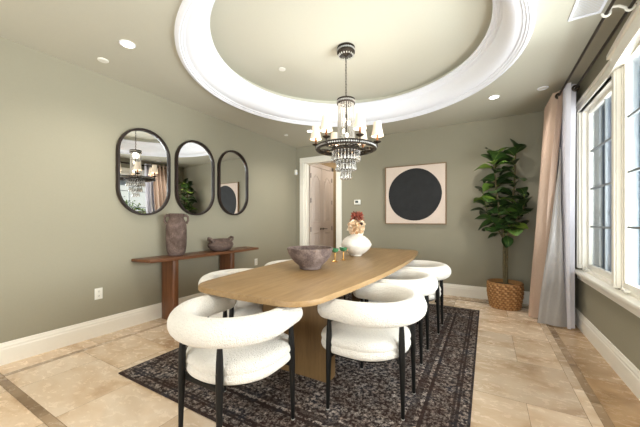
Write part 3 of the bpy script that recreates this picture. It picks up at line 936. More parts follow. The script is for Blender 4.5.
lathe(bm, [(0, 0), (.105, 0), (.122, .008), (.165, .045), (.178, .075), (.168, .105), (.140, .128), (.128, .136), (.130, .150), (.122, .156), (.112, .150), (.112, .135), (.14, .11), (.15, .075), (.09, .02), (0, .015)], 48, fn=lambda a, k: wob(a, k, .008))
bmesh.ops.scale(bm, verts=bm.verts[:], vec=(.82, 1.12, 1)); fix(bm)
link('pot_body', bm, M['clay'], j)
for s in (-1, 1):
    bm = bmesh.new(); tube(bm, [(-.035, s*.155, .118), (-.04, s*.185, .15), (-.012, s*.205, .172), (.028, s*.20, .166), (.045, s*.18, .145), (.035, s*.155, .118)], [.016, .016, .017, .017, .016, .016], 10); fix(bm)
    link('handle', bm, M['clay'], j)

# ------------------------------------------------------------------ mirrors
def stadium(hw, hh, n=20):
    o = [(hw*math.cos(PI*k/n), hh-hw+hw*math.sin(PI*k/n)) for k in range(n+1)]
    return o+[(-y, -z) for y, z in o]
MIR = [(1.962, 1.772, .302, .505, 'pill shaped dark framed mirror reflecting the chandelier and a window'),
       (2.652, 1.788, .300, .512, 'pill shaped dark framed mirror reflecting the fig tree'),
       (3.345, 1.797, .303, .510, 'pill shaped dark framed mirror reflecting the framed black disc')]
for (y, z, hw, hh, lab) in MIR:
    r = thing('wall_mirror', lab, 'mirror', (XL, y, z), 0, 'pill mirrors above the console')
    bm = bmesh.new(); L = []
    for (ins, x) in ((.0, .0), (-.002, .004), (-.002, .052), (.0, .055), (.018, .055), (.020, .052), (.022, .004), (.02, .0)):
        L.append([bm.verts.new((x, a, b)) for a, b in stadium(hw-ins, hh-ins)])
    m = len(L[0])
    for q in range(len(L)):
        A, C = L[q], L[(q+1) % len(L)]
        for i in range(m):
            jn = (i+1) % m; bm.faces.new((A[i], A[jn], C[jn], C[i]))
    fix(bm); link('mirror_frame', bm, M['mframe'], r)
    bm = bmesh.new(); tl = math.tan(math.radians(2.0))
    # silvered plate, sits a hair skewed in its deep frame
    f = [bm.verts.new((.018+tl*a, a, b)) for a, b in stadium(hw-.020, hh-.020)]
    g = [bm.verts.new((.003, a, b)) for a, b in stadium(hw-.020, hh-.020)]
    bm.faces.new(f); bm.faces.new(list(reversed(g)))
    for i in range(len(f)): bm.faces.new((f[i], f[(i+1) % len(f)], g[(i+1) % len(f)], g[i]))
    fix(bm); link('mirror_glass', bm, M['mirror'], r, smooth=False)

# ------------------------------------------------------------------ framed picture
p = thing('framed_picture', 'square framed print of a large black disc on pale ground', 'picture', (-1.07, YB, 1.642))
link('canvas', B(-.488, .488, -.036, -.002, -.488, .488), M['canvas'], p, smooth=False)
bm = bmesh.new(); rnd = random.Random(2); n = 96
f = []
for k in range(n):
    a = 2*PI*k/n; r = 1+.008*math.sin(2*a+.5)+.006*math.sin(5*a+1)+rnd.uniform(-.0012, .0012)
    f.append((-.005+.437*r*math.cos(a), .0+.445*r*math.sin(a)))
A = [bm.verts.new((x, -.0375, z)) for x, z in f]; C = [bm.verts.new((x, -.0355, z)) for x, z in f]
bm.faces.new(A); bm.faces.new(list(reversed(C)))
for i in range(n): bm.faces.new((A[i], A[(i+1) % n], C[(i+1) % n], C[i]))
fix(bm); link('black_disc', bm, M['ink'], p, smooth=False)
bm = bmesh.new()
for a in ((-.503, -.488, -.503, .503), (.488, .503, -.503, .503)): box(bm, a[0], a[1], -.045, -.001, a[2], a[3], .002)
for a in ((-.488, .488, -.503, -.488), (-.488, .488, .488, .503)): box(bm, a[0], a[1], -.045, -.001, a[2], a[3], .002)
link('picture_frame', bm, M['lightwood'], p, smooth=False)

# ------------------------------------------------------------------ small wall fittings
def outlet(y, z, lab):
    o = thing('wall_outlet', lab, 'outlet', (XL, y, z), 0, 'wall outlets')
    link('cover_plate', B(0, .006, -.036, .036, -.058, .058, .003), M['white'], o, smooth=False)
    for s in (-1, 1):
        bm = bmesh.new(); box(bm, .005, .0085, -.017, .017, s*.024-.017, s*.024+.017, .003)
        so = link('socket', bm, M['white'], o, smooth=False)
        bm = bmesh.new()
        for yy in (-.006, .006): box(bm, .008, .0092, yy-.0012, yy+.0012, s*.024-.002, s*.024+.008)
        box(bm, .008, .0092, -.002, .002, s*.024-.010, s*.024-.006)
        link('slots', bm, M['black'], so, smooth=False)
outlet(1.498, .442, 'white double wall outlet on the bare wall beside the console')
outlet(3.89, .475, 'white double wall outlet low behind the console side chairs')
th = thing('thermostat', 'white thermostat with grey display between doorway and picture', 'thermostat', (-2.118, YB, 1.545))
link('housing', B(-.065, .065, -.026, -.0, -.045, .045, .010, ), M['white'], th)
link('display', B(-.038, .022, -.029, -.024, -.014, .026, .001), M['lcd'], th, smooth=False)
bm = bmesh.new(); box(bm, .036, .052, -.029, -.025, -.012, .0, .002); box(bm, .036, .052, -.029, -.025, .008, .02, .002); link('buttons', bm, M['mould'], th, smooth=False)
mo = thing('motion_detector', 'small white motion detector on the wall beside the doorway', 'detector', (XL, 5.095, 2.215))
link('housing', B(0, .045, -.032, .032, -.055, .055, .012), M['white'], mo)
link('lens', B(.042, .049, -.022, .022, -.045, .0, .004), M['mould'], mo)

# ceiling fittings
def downlight(x, y, z, lab, lit, R=.062):
    d = thing('recessed_light', lab, 'ceiling light', (x, y, z), 0, 'recessed ceiling lights')
    bm = bmesh.new(); lathe(bm, [(R, 0), (R, -.004), (R*.96, -.007), (R*.80, -.007), (R*.77, -.002), (R*.77, 0)], 32); fix(bm); link('trim_ring', bm, M['mould'], d)
    bm = bmesh.new(); lathe(bm, [(R*.78, -.0015), (R*.5, -.003), (0, -.0035)], 32); link('lens', bm, M['lens'] if lit else M['white'], d)
    if lit:
        l = bpy.data.lights.new('spot_lamp', 'SPOT'); l.energy = LAMP; l.spot_size = math.radians(140); l.spot_blend = 1.0; l.shadow_soft_size = .05
        l.color = (1, .94, .86)
        lo = bpy.data.objects.new('spot_lamp', l); COL.objects.link(lo); lo.parent = d; lo.location = (0, 0, -.03)
LAMP = 42.0
downlight(-2.713, 1.373, HC, 'lit recessed light above the wall left of the mirrors', True)
downlight(.076, 4.227, HC, 'lit recessed light above the fig tree', True)
downlight(-2.641, 4.272, HC, 'lit recessed light in front of the doorway', True)
for x, y in ((.076, 1.20), (-2.6, -.9), (-.1, -.9)):     # unseen spots added over and behind the viewer for more top-down light
    l = bpy.data.lights.new('spot_lamp', 'SPOT'); l.energy = LAMP; l.spot_size = math.radians(140); l.spot_blend = 1.0; l.shadow_soft_size = .05; l.color = (1, .92, .80)
    lo = bpy.data.objects.new('spot_lamp', l); COL.objects.link(lo); lo.location = (x, y, HC-.03)
downlight(.563, 4.221, HC, 'unlit white recessed disc beside the curtain top', False, .055)
def disc(x, y, z, lab, R):
    bm = bmesh.new(); lathe(bm, [(R, 0), (R, -.006), (R*.9, -.010), (0, -.011)], 24); fix(bm)
    tag(link('ceiling_sensor', bm, M['white'], loc=(x, y, z)), lab, 'ceiling sensor', 'round ceiling sensors')
disc(-3.188, 1.394, HC, 'small white ceiling disc between the lit downlight and the mirror wall', .045)
disc(-3.141, 4.259, HC, 'small white ceiling disc near the doorway corner', .035)
disc(-2.168, 2.859, 3.05, 'small white disc inside the raised round ceiling', .042)
v = thing('air_vent', 'white slatted air vent in the ceiling beside the curtain rods', 'vent', (.632, 2.70, HC))
bm = bmesh.new()
for a in ((-.095, -.075, -.19, .19), (.075, .095, -.19, .19), (-.075, .075, -.19, -.17), (-.075, .075, .17, .19)): box(bm, a[0], a[1], a[2], a[3], -.010, 0, .002)
link('vent_frame', bm, M['mould'], v, smooth=False)
bm = bmesh.new()
for k in range(17):
    y = -.16+.02*k
    b2 = bmesh.new(); box(b2, -.074, .074, y-.007, y+.007, -.007, -.005)
    bmesh.ops.rotate(b2, verts=b2.verts[:], cent=(0, y, -.006), matrix=Matrix.Rotation(.5, 3, 'X'))
    me = bpy.data.meshes.new('t'); b2.to_mesh(me); b2.free(); bm.from_mesh(me); bpy.data.meshes.remove(me)
link('slats', bm, M['mould'], v, smooth=False)
link('backing', B(-.076, .076, -.171, .171, -.0015, -.0005), M['white'], v, smooth=False)

# ------------------------------------------------------------------ chandelier
CHX, CHY = -1.305, 2.84
ch = thing('chandelier', 'bronze ring chandelier with six lit shades and tiers of crystal drops', 'chandelier', (CHX, CHY, 0))
bm = bmesh.new()
lathe(bm, [(0, 3.05), (.092, 3.05), (.095, 3.044), (.095, 3.036), (.084, 3.034), (.084, 3.002), (.095, 3.0), (.095, 2.988), (.085, 2.984), (.03, 2.972), (.012, 2.955), (0, 2.955)], 40); fix(bm)
can = link('canopy', bm, M['bronze'], ch)
bm = bmesh.new()
for k in range(30):
    a = 2*PI*k/30; sphere(bm, (.089*math.cos(a), .089*math.sin(a), 3.018), .0095, 8, 6)
link('crystal_band', bm, M['crystal'], can)
bm = bmesh.new()
for k in range(18):
    a = 2*PI*k/18; r = .076
    lathe(bm, [(0, -.0), (.004, -.006), (.009, -.022), (.006, -.032), (0, -.036)], 6, (r*math.cos(a), r*math.sin(a), 2.984))
link('hanging_crystals', bm, M['crystal'], can)
# chain
bm = bmesh.new()
z = 2.955; k = 0
while z > 2.505:
    pts = []
    for i in range(12):
        a = 2*PI*i/12; w, h = .0085*math.cos(a), .019*math.sin(a)
        pts.append((w if k % 2 == 0 else 0, 0 if k % 2 == 0 else w, z-.014+h))
    tube(bm, pts, .0026, 6, closed=True); z -= .030; k += 1
link('chain', bm, M['bronze'], ch)
# crown
bm = bmesh.new()
lathe(bm, [(.094, 2.495), (.097, 2.492), (.097, 2.484), (.090, 2.482), (.090, 2.456), (.097, 2.454), (.097, 2.444), (.086, 2.442), (.086, 2.495)], 40, closed=True)
lathe(bm, [(0, 2.515), (.014, 2.515), (.018, 2.500), (.088, 2.488), (.088, 2.480), (0, 2.480)], 24)
fix(bm); crown = link('crown', bm, M['bronze'], ch)
bm = bmesh.new()
for k in range(30):
    a = 2*PI*k/30; sphere(bm, (.092*math.cos(a), .092*math.sin(a), 2.469), .010, 8, 6)
link('crystal_band', bm, M['crystal'], crown)
# bead strands forming the column
NS = 20
for s in range(NS):
    a = 2*PI*s/NS
    bm = bmesh.new(); nb = 25
    for i in range(nb):
        u = i/(nb-1); z = 2.438-u*(2.438-2.030); r = .080+.012*u*u
        sphere(bm, (r*math.cos(a), r*math.sin(a), z), .0076, 6, 4, (1, 1, 1.020))
    link('bead_strand', bm, M['crystal'], ch)
# column core and warm bulbs inside
bm = bmesh.new(); tube(bm, [(0, 0, 2.480), (0, 0, 1.845)], .010, 10); link('centre_rod', bm, M['bronze'], ch)
for k, (z, a) in enumerate(((2.245, .6), (2.165, 2.7), (2.265, 4.6), (2.105, 5.5))):
    bm = bmesh.new(); sphere(bm, (.034*math.cos(a), .034*math.sin(a), z), .017, 12, 8, (1, 1, 1.5)); link('bulb', bm, M['bulb'], ch)
# main ring
RR = .308
bm = bmesh.new()
lathe(bm, [(RR+.006, 1.997), (RR+.012, 1.993), (RR+.012, 1.985), (RR, 1.983), (RR, 1.963), (RR+.012, 1.961), (RR+.012, 1.951), (RR-.012, 1.949), (RR-.014, 1.957), (RR-.006, 1.963), (RR-.006, 1.985), (RR-.012, 1.991), (RR-.008, 1.997)], 72, closed=True); fix(bm)
ring = link('main_ring', bm, M['bronze'], ch)
bm = bmesh.new()
for k in range(84):
    a = 2*PI*k/84; sphere(bm, ((RR+.006)*math.cos(a), (RR+.006)*math.sin(a), 1.973), .0098, 7, 5)
link('crystal_band', bm, M['crystal'], ring)
PH0 = math.radians(24)
# direction from the chandelier towards the viewer sets the arm angles
va = math.atan2(-CHY, -CHX)
for k in range(6):
    a = va+PH0+k*PI/3
    d = Vector((math.cos(a), math.sin(a), 0)); e = Vector((-math.sin(a), math.cos(a), 0))
    bm = bmesh.new()
    tube(bm, [d*.09+Vector((0, 0, 1.975)), d*.2+Vector((0, 0, 1.957)), d*RR+Vector((0, 0, 1.963))], .007, 8)
    for s in (-1, 1):       # scrolls between hub and ring
        pts = []
        for i in range(14):
            u = i/13; th_ = u*2.145*PI; rr = .052*(1-u*.72)
            pts.append(d*(.245-.03+rr*math.cos(th_))+e*s*(.03+rr*math.sin(th_)*.8)+Vector((0, 0, 1.959)))
        tube(bm, pts, .0045, 6)
    tube(bm, [d*RR+Vector((0, 0, 1.965)), d*(RR+.02)+Vector((0, 0, 1.975)), d*(RR+.02)+Vector((0, 0, 2.020))], .007, 8)
    fix(bm)
    arm = link('arm', bm, M['bronze'], ch)
    cp = d*(RR+.02)
    bm = bmesh.new(); lathe(bm, [(0, 2.011), (.012, 2.011), (.036, 2.023), (.040, 2.031), (.034, 2.031), (.012, 2.025), (0, 2.025)], 20, (cp.x, cp.y, 0)); fix(bm); link('candle_cup', bm, M['bronze'], arm)
    bm = bmesh.new(); lathe(bm, [(0, 2.025), (.0115, 2.025), (.0115, 2.110), (0, 2.111)], 14, (cp.x, cp.y, 0)); fix(bm); link('candle_sleeve', bm, M['walnutv'], arm)
    bm = bmesh.new(); n = 48
    pr = [(.063, 2.085), (.058, 2.110), (.049, 2.150), (.042, 2.190), (.039, 2.230), (.0375, 2.230), (.0405, 2.190), (.0475, 2.150), (.0565, 2.110), (.0615, 2.086)]
    lathe(bm, pr, n, (cp.x, cp.y, 0), fn=lambda q, kk: 1+.016*math.cos(24*q), closed=True); fix(bm)
    link('lamp_shade', bm, M['shade'], arm)
    bm = bmesh.new(); sphere(bm, (cp.x, cp.y, 2.140), .014, 10, 8, (1, 1, 1.7)); link('bulb', bm, M['bulb'], arm)
    l = bpy.data.lights.new('shade_lamp', 'POINT'); l.energy = 2.0; l.color = (1, .93, .84); l.shadow_soft_size = .03
    lo = bpy.data.objects.new('shade_lamp', l); COL.objects.link(lo); lo.parent = arm; lo.location = (cp.x, cp.y, 2.185)
# hub under the ring and the crystal tiers
bm = bmesh.new()
lathe(bm, [(0, 1.975), (.150, 1.975), (.154, 1.969), (.150, 1.963), (.03, 1.957), (.014, 1.935), (0, 1.935)], 36)
for r, z in ((.145, 1.945), (.100, 1.845), (.052, 1.755)):
    tube(bm, [(r*math.cos(2*PI*i/36), r*math.sin(2*PI*i/36), z) for i in range(36)], .0045, 6, closed=True)
for i in range(6):
    a = 2*PI*i/6; c_, s_ = math.cos(a), math.sin(a)
    tube(bm, [(.145*c_, .145*s_, 1.965), (.145*c_, .145*s_, 1.930), (.100*c_, .100*s_, 1.825), (.052*c_, .052*s_, 1.735)], .003, 6)
fix(bm)
link('tier_frame', bm, M['bronze'], ch)
drop = None
for r, z, n, L in ((.145, 1.945, 26, .115), (.100, 1.845, 18, .11), (.052, 1.755, 10, .11)):
    for k in range(n):
        a = 2*PI*k/n
        if drop is None:
            bm = bmesh.new()
            sphere(bm, (0, 0, -.012), .0075, 8, 6); sphere(bm, (0, 0, -.03), .006, 8, 6)
            lathe(bm, [(0, -.038), (.004, -.044), (.009, -.065), (.0145, -.090), (.013, -.103), (.007, -.111), (0, -.114)], 8)
            drop = link('crystal_drop', bm, M['crystal'], ch); o = drop
        else:
            o = drop.copy(); COL.objects.link(o)
        o.parent = ch; o.location = (r*math.cos(a), r*math.sin(a), z); o.rotation_euler = (0, 0, a)
l = bpy.data.lights.new('column_lamp', 'POINT'); l.energy = 1.2; l.color = (1, .90, .76); l.shadow_soft_size = .05
lo = bpy.data.objects.new('column_lamp', l); COL.objects.link(lo); lo.parent = ch; lo.location = (0, 0, 2.400)

# ------------------------------------------------------------------ fig tree
PX, PY = .215, 4.80
pl = thing('potted_fig_tree', 'tall fiddle leaf fig in a woven basket in the corner', 'potted plant', (PX, PY, 0))
bm = bmesh.new(); lay = bm.loops.layers.float_color.new('tone')
NA, NZ = 168, 44
rows = []
for kz in range(NZ+1):
    u = kz/NZ; z = .345*u
    r0 = .178+.037*math.sin(min(1, u*1.3)*PI*.5)-.004*max(0, u-.75)*4
    ring = []
    for i in range(NA):
        a = 2*PI*i/NA
        bu, bv = i/6.0, kz/4.0
        rw = int(bv); ph = (bu+rw*.5) % 1.0
        amp = .007*math.sin(PI*ph)*abs(math.sin(PI*(bv % 1)))**.6
        diag = .004*math.sin(2*PI*(bu*.5+bv*.5))
        ring.append((bm.verts.new(((r0+amp+diag)*math.cos(a), (r0+amp+diag)*math.sin(a), z)), amp/.007*.6+diag*40+.2+.15*math.sin(rw*5+int(bu+rw*.5)*3.3)))
    rows.append(ring)
for A, C in zip(rows, rows[1:]):
    for i in range(NA):
        jn = (i+1) % NA
        q = (A[i], A[jn], C[jn], C[i])
        f = bm.faces.new([v_ for v_, _ in q])
        for lp, (_, tn) in zip(f.loops, q): lp[lay] = (max(0, min(1, tn)), 0, 0, 1)
bm.faces.new([v_ for v_, _ in reversed(rows[0])])
# rolled rim and inner lining
top = [v_ for v_, _ in rows[-1]]
prev = top
for r, z in ((.210, .355), (.200, .356), (.194, .345), (.190, .27)):
    cur = [bm.verts.new((r*math.cos(2*PI*i/NA), r*math.sin(2*PI*i/NA), z)) for i in range(NA)]
    for i in range(NA):
        f = bm.faces.new((prev[i], prev[(i+1) % NA], cur[(i+1) % NA], cur[i]))
        for lp in f.loops: lp[lay] = (.5, 0, 0, 1)
    prev = cur
fix(bm); link('basket', bm, M['basket'], pl)
bm = bmesh.new(); rnd = random.Random(5)
lathe(bm, [(.192, .300), (.14, .313), (.09, .318), (.05, .323), (0, .325)], 32, fn=lambda a, k: 1 if k == 0 else 1+.05*math.sin(4*a+k)); fix(bm)
link('soil', bm, M['soil'], pl)
stems = [
    [(0, 0, .30), (-.008, .0, .6), (-.005, .0, .92), (-.05, -.03, 1.25), (-.10, -.05, 1.6), (-.13, -.03, 1.95), (-.14, -.02, 2.10)],
    [(.02, .0, .30), (.022, .0, .6), (.028, .0, .95), (.07, .0, 1.3), (.11, .02, 1.65), (.125, .03, 2.05), (.125, .02, 2.16)],
    [(.028, .0, .95), (.10, -.06, 1.15), (.20, -.12, 1.35), (.22, -.13, 1.55)],
    [(-.005, .0, .92), (-.10, -.03, 1.12), (-.22, -.05, 1.35), (-.27, -.05, 1.62)]]
bm = bmesh.new()
for s, r in zip(stems, (.021, .019, .010, .010)):
    n = len(s); tube(bm, s, [r*(1-.6*i/(n-1)) for i in range(n)], 10)
fix(bm); link('trunk', bm, M['bark'], pl)
bm = bmesh.new(); lay = bm.loops.layers.float_color.new('tone')
def leaf(base, d, L, W, tone, droop, rnd):
    d = Vector(d).normalized(); base = Vector(base)
    side = d.cross(Vector((0, 0, 1)))
    if side.length < .05: side = Vector((1, 0, 0))
    side.normalize()
    side = (Matrix.Rotation(rnd.uniform(-.5, .5), 3, d) @ side).normalized(); nrm = side.cross(d).normalized()
    nu, nv = 9, 6; G = []
    wph = rnd.uniform(0, 6)
    for i in range(nu+1):
        u = i/nu
        w = W*(math.sin(PI*min(1, (u*.94+.05)))**.75)*(0.62+.55*u) if u < .999 else W*.12
        row = []
        p = base+d*(L*(.10+.9*u))+nrm*(.06*L*math.sin(u*PI))+Vector((0, 0, -droop*L*u*u))
        for j in range(-nv//2, nv//2+1):
            v = j/(nv/2)
            row.append((bm.verts.new(p+side*(w*v)+nrm*(abs(v)*w*.22+.022*L*math.sin(u*9+wph+v*2.5)*abs(v))), abs(v)))
        G.append(row)
    for A, C in zip(G, G[1:]):
        for j in range(nv):
            q = (A[j], A[j+1], C[j+1], C[j])
            f = bm.faces.new([x for x, _ in q])
            for lp, (_, vv) in zip(f.loops, q): lp[lay] = (tone, vv, 0, 1)
    # petiole
    tube(bm, [base, base+d*L*.14], .004, 6, cap=False)
rnd = random.Random(21)
def seg_at(s, u):
    x = u*(len(s)-1); i = min(int(x), len(s)-2); f = x-i
    return Vector(s[i])*(1-f)+Vector(s[i+1])*f
cnt = 0
plan = [(0, .40, 1.0, 36), (1, .40, 1.0, 38), (2, .12, 1.0, 20), (3, .22, 1.0, 20)]
for si, u0, u1, n in plan:
    for k in range(n):
        u = u0+(u1-u0)*(k+.3)/n
        b = seg_at(stems[si], u); a = k*2.4+si*1.3+rnd.uniform(-.4, .4)
        el = rnd.uniform(-.15, .55) if u < .9 else rnd.uniform(.5, 1.25)
        for tries in range(12):
            d = Vector((math.cos(a)*math.cos(el), math.sin(a)*math.cos(el), math.sin(el)))
            L = rnd.uniform(.20, .30)*(1.0 if u < .9 else .85)
            tip = b+d*(L*1.05)
            if tip.y < .24 and tip.x < .285 and tip.x > -.52: break
            a += .6
        else: continue
        tone = rnd.uniform(.05, .6) if rnd.random() < .82 else rnd.uniform(.75, 1.0)
        leaf(b, d, L, L*rnd.uniform(.34, .43), tone, rnd.uniform(.05, .35), rnd)
for (b, d, L, tn) in (((-.0, -.03, 1.02), (-.95, -.5, -.1), .23, .35), ((.02, -.03, 1.0), (.1, -1, -.6), .20, .55), ((.05, -.04, 1.12), (.9, -.6, .1), .24, .95),
                      ((-.02, -.03, 1.08), (-.6, -.8, .05), .24, .6), ((.03, -.03, 1.15), (.5, -.9, .15), .22, .7), ((-.02, 0, .98), (.2, -.9, -.9), .17, .25)):
    leaf(b, d, L, L*.33, tn, .2, rnd)
link('foliage', bm, M['leaf'], pl)

# ------------------------------------------------------------------ curtain rods, brackets, curtains
RODZ = 2.600
for (x, lab) in ((.697, 'slim dark curtain rod nearer the room, carrying the beige curtain'), (.812, 'slim dark curtain rod nearer the window, carrying the white sheer')):
    r = thing('curtain_rod', lab, 'curtain rod', (x, 2.72, RODZ), 0, 'double curtain rods over the windows')
    bm = bmesh.new(); tube(bm, [(0, -2.05, 0), (0, 2.05, 0)], .0105, 12); fix(bm); link('rod', bm, M['bronze'], r)
    for s in (-1, 1):
        bm = bmesh.new(); sphere(bm, (0, s*2.065, 0), .019, 12, 8); link('finial', bm, M['bronze'], r)
br0 = thing('rod_bracket', 'white double curtain rod bracket over the centre window', 'bracket', (XR, 2.665, RODZ), 0)
bm = bmesh.new(); box(bm, -.010, 0, -.018, .018, -.055, .055, .004); link('wall_plate', bm, M['white'], br0, smooth=False)
bm = bmesh.new()
def hook(cx): return [(cx+.020*math.cos(a), 0, .003+.020*math.sin(a)) for a in [math.radians(q) for q in range(10, -200, -20)]]
tube(bm, [(-.005, 0, .03), (-.04, 0, .03), (-.075, 0, .025)]+[(p[0], p[1], p[2]) for p in hook(.812-XR)]+[(-.145, 0, .03), (-.175, 0, .034), (-.19, 0, .03)]+hook(.697-XR), .008, 10); fix(bm)
link('bracket_arm', bm, M['white'], br0)

def sheet(top, mid, bot, z0, z1, nz, fn=None, thick=.003):
    """a hanging cloth between plan curves at top, middle and bottom"""
    bm = bmesh.new(); G = []
    n = len(top)
    for k in range(nz+1):
        s = k/nz; z = z0+(z1-z0)*s      # s: 0 top .. 1 bottom
        row = []
        for i in range(n):
            a, b, c = Vector(top[i]), Vector(mid[i]), Vector(bot[i])
            p = a*(1-s)*(1-2*s)+b*4*s*(1-s)+c*s*(2*s-1)
            p = Vector((p.x, p.y, z))
            if fn: p = p+fn(i/(n-1), s)
            row.append(bm.verts.new(p))
        G.append(row)
    for A, C in zip(G, G[1:]):
        for i in range(n-1): bm.faces.new((A[i], A[i+1], C[i+1], C[i]))
    fix(bm)
    bmesh.ops.solidify(bm, geom=bm.faces[:], thickness=thick)
    return bm
def folds(x0, y0, x1, y1, nf, amp, ph=0.0, per=16):
    """plan curve with nf sine folds between two points"""
    out = []; N_ = nf*per
    d = Vector((x1-x0, y1-y0, 0)); L = d.length; d.normalize(); q = Vector((-d.y, d.x, 0))
    for i in range(N_+1):
        u = i/N_
        p = Vector((x0, y0, 0))+d*L*u+q*amp*math.sin(2*PI*nf*u+ph)
        out.append((p.x, p.y, 0))
    return out
nf = 6
def swirl(u, s):
    return Vector((.010*math.sin(9*s+7*u), .010*math.sin(7*s+11*u), 0))*s
cu = thing('beige_curtain', 'beige satin curtain gathered at the far end, silver lining showing', 'curtain', (0, 0, 0))
T1 = folds(.697, 4.14, .690, 4.72, nf, .050, PI)
Mi = folds(.585, 4.18, .650, 4.76, nf, .075, PI+.2)
Bo = folds(.555, 4.36, .600, 4.82, nf, .110, PI+.5)
link('drape', sheet(T1, Mi, Bo, 2.655, .012, 44, swirl), M['beige'], cu)
# lining: the turned-back leading edge
def lin(pts, n=28, amp=.012):
    out = []
    for i in range(n+1):
        u = i/n; x = u*(len(pts)-1); k = min(int(x), len(pts)-2); f = x-k
        p = Vector(pts[k]+(0,))*(1-f)+Vector(pts[k+1]+(0,))*f
        out.append((p.x+amp*math.sin(u*15), p.y+amp*math.cos(u*13), 0))
    return out
def lining_mesh():
    bm = bmesh.new(); G = []; n, nz = 22, 48
    for k in range(nz+1):
        q = k/nz; z = 2.0+(.014-2.0)*q; sv = .25+.75*q      # it turns out of the leading edge below the heading
        w = .010+.265*max(0, (sv-.30)/.70)**1.25
        xr = .705+.072*max(0, (sv-.45)/.55)**1.3; y = 4.095+.085*sv*sv
        row = []
        for i in range(n+1):
            u = i/n; x = xr-w*(1-u)
            row.append(bm.verts.new((x+.006*math.sin(14*sv+6*u)*q, y+.05*q*(1-u)**2+.018*q*math.sin(9*u+5*sv)+.010*q*math.sin(23*sv+4*u), z)))
        G.append(row)
    for A, C in zip(G, G[1:]):
        for i in range(n): bm.faces.new((A[i], A[i+1], C[i+1], C[i]))
    fix(bm); bmesh.ops.solidify(bm, geom=bm.faces[:], thickness=.003)
    return bm
link('lining', lining_mesh(), M['silver'], cu)
def grommets(parent, x, y0, y1, n):
    for k in range(n):
        y = y0+(y1-y0)*(k+.5)/n
        bm = bmesh.new(); tube(bm, [(x+.026*math.cos(2*PI*i/16), y, RODZ+.026*math.sin(2*PI*i/16)) for i in range(16)], .010, 8, closed=True)
        link('grommet', bm, M['bronze'], parent)
grommets(cu, .697, 4.12, 4.74, 7)
sh = thing('sheer_curtain', 'white sheer curtain hanging next to the window behind the beige one', 'curtain', (0, 0, 0))
S1 = folds(.770, 3.97, .800, 4.60, 6, .052, 0); S2 = folds(.776, 4.02, .800, 4.62, 6, .044, .2); S3 = folds(.808, 4.14, .820, 4.66, 6, .036, .3)
link('drape', sheet(S1, S2, S3, 2.655, .012, 40), M['sheer'], sh)
grommets(sh, .812, 3.96, 4.62, 7)

# ------------------------------------------------------------------ outside
g = struct(link('ground_outside', B(1.08, 12, -8, 16, -.25, -.15), M['patio'], smooth=False))
h = thing('neighbour_house', 'white stucco house wall seen outside through the window', 'house', (6.2, 6.0, -.15))
link('house_wall', B(0, 4, -7, 5, 0, 3.3), M['stucco'], h, smooth=False)
bm = bmesh.new(); prism(bm, [(-.5, 3.25), (4.5, 3.25), (2.0, 4.6)], -7.4, 5.4)
for v_ in bm.verts: v_.co = Vector((v_.co.x, v_.co.z, v_.co.y))
fix(bm); link('roof', bm, M['roof'], h, smooth=False)
fe = thing('board_fence', 'blue grey upright board fence seen outside through the window', 'fence', (2.9, 8.6, -.15))
rnd = random.Random(4)
bm = bmesh.new(); x = -1.75
while x < 2.0:
    w = .115; box(bm, x, x+w, rnd.uniform(-.01, .01), .03, 0, 3.9, .008); x += w+.03
link('boards', bm, M['fence'], fe, smooth=False)
bm = bmesh.new()
for z in (.3, 1.5, 2.7): box(bm, -1.75, 2.0, .03, .08, z-.05, z+.05)
link('rails', bm, M['fence'], fe, smooth=False)
hd = thing('clipped_hedge', 'leafy green hedge outside the window', 'hedge', (3.6, 5.6, -.15)); hd.scale = (1, 1, 1.28)
bm = bmesh.new(); lay = bm.loops.layers.float_color.new('tone'); rnd = random.Random(9)
for i in range(5200):
    s = rnd.choice((0, 0, 1, 2))
    y = rnd.uniform(-2.4, 2.4); bulge = .16*math.sin(y*4)+.08*math.sin(y*9+1)
    if s == 0: p = Vector((-.42+rnd.uniform(-.08, .08)+bulge*.5, y, rnd.uniform(0.05, 1.42+bulge)))
    elif s == 1: p = Vector((rnd.uniform(-.4, .4), y, 1.45+bulge+rnd.uniform(-.08, .08)))
    else: p = Vector((rnd.uniform(-.4, .4), y, rnd.uniform(.2, 1.4)))
    d = Vector((rnd.uniform(-1, 1), rnd.uniform(-1, 1), rnd.uniform(-.4, 1))).normalized(); e = d.cross(Vector((rnd.uniform(-1, 1), .3, 1))).normalized()
    L = rnd.uniform(.05, .09); q = [p, p+d*L*.5+e*L*.32, p+d*L, p+d*L*.5-e*L*.32]
    f = bm.faces.new([bm.verts.new(v_) for v_ in q]); tn = rnd.random()
    for lp in f.loops: lp[lay] = (tn, 0, 0, 1)
link('leaves', bm, M['hedge'], hd, smooth=False)
bm = bmesh.new(); box(bm, -.3, .3, -2.3, 2.3, 0, 1.3, .1)
link('branches', bm, M['bark'], hd, smooth=False)

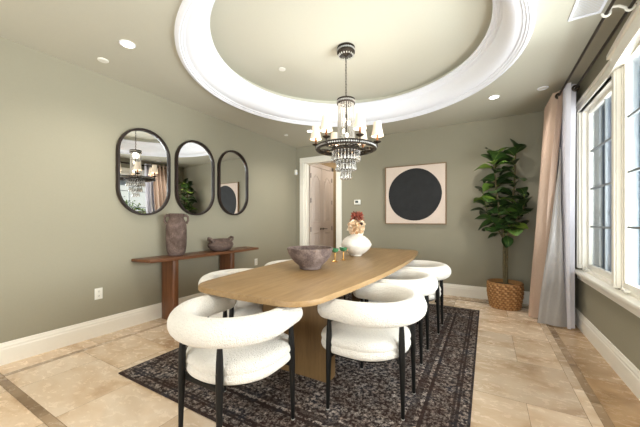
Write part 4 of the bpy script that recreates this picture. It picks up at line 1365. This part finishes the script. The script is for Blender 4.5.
# ------------------------------------------------------------------ light
w = bpy.data.worlds.new('sky'); SC.world = w; w.use_nodes = True
nt = w.node_tree; bg = nt.nodes['Background']
tc = nt.nodes.new('ShaderNodeTexCoord'); sp = nt.nodes.new('ShaderNodeSeparateXYZ'); nt.links.new(tc.outputs['Generated'], sp.inputs[0])
r = ramp(nt, [(0.0, (0.80, 0.86, 0.92, 1)), (0.25, (0.62, 0.76, 0.95, 1)), (0.8, (0.34, 0.52, 0.85, 1))])
nt.links.new(sp.outputs[2], r.inputs['Fac']); nt.links.new(r.outputs['Color'], bg.inputs['Color'])
bg.inputs['Strength'].default_value = 0.45

def area(name, loc, rot, sx, sy, energy, col=(1, 1, 1)):
    l = bpy.data.lights.new(name, 'AREA'); l.shape = 'RECTANGLE'; l.size = sx; l.size_y = sy; l.energy = energy; l.color = col
    o = bpy.data.objects.new(name, l); COL.objects.link(o); o.location = loc; o.rotation_euler = rot
    return o
# unseen fill lamp added behind the viewer, and daylight entering the side windows
area('rear_fill', (-1.325, YF-.30, 1.2), (PI/2+.45, 0, 0), 3.6, 2.0, 150, (1, .985, .95))
area('daylight_side', (1.5, 2.0, 1.2), (0, PI/2+.55, 0), 2.1, 2.6, 330, (1, .99, .97))
l = bpy.data.lights.new('hall_lamp', 'POINT'); l.energy = 22; l.color = (1, .90, .78); l.shadow_soft_size = .1
o = bpy.data.objects.new('hall_lamp', l); COL.objects.link(o); o.location = (-2.3, 6.4, 2.5)
l = bpy.data.lights.new('sun', 'SUN'); l.energy = 4.0; l.angle = math.radians(1.5); l.color = (1, .96, .88)
o = bpy.data.objects.new('sun', l); COL.objects.link(o); o.rotation_euler = Vector((-.72, -.16, .68)).to_track_quat('Z', 'Y').to_euler()

# ------------------------------------------------------------------ camera
cam = bpy.data.cameras.new('camera'); co = bpy.data.objects.new('camera', cam); COL.objects.link(co)
TH = math.atan(167/292.0)
co.location = (0, 0, 1.21); co.rotation_euler = (PI/2, 0, TH)
cam.sensor_fit = 'HORIZONTAL'; cam.sensor_width = 36.0; cam.lens = 36.0*292/640; cam.shift_y = 6.5/640
cam.clip_start = .02
SC.camera = co
vs = SC.view_settings
SC.display_settings.display_device = 'sRGB'
vs.view_transform = 'Standard'; vs.look = 'None'; vs.exposure = 0.66; vs.gamma = 1.0; vs.use_curve_mapping = False
SC.cycles.use_denoising = True
SC.cycles.max_bounces = 12; SC.cycles.diffuse_bounces = 6; SC.cycles.transparent_max_bounces = 24
SC.cycles.sample_clamp_indirect = 6.0
SC.cycles.caustics_reflective = False; SC.cycles.caustics_refractive = False
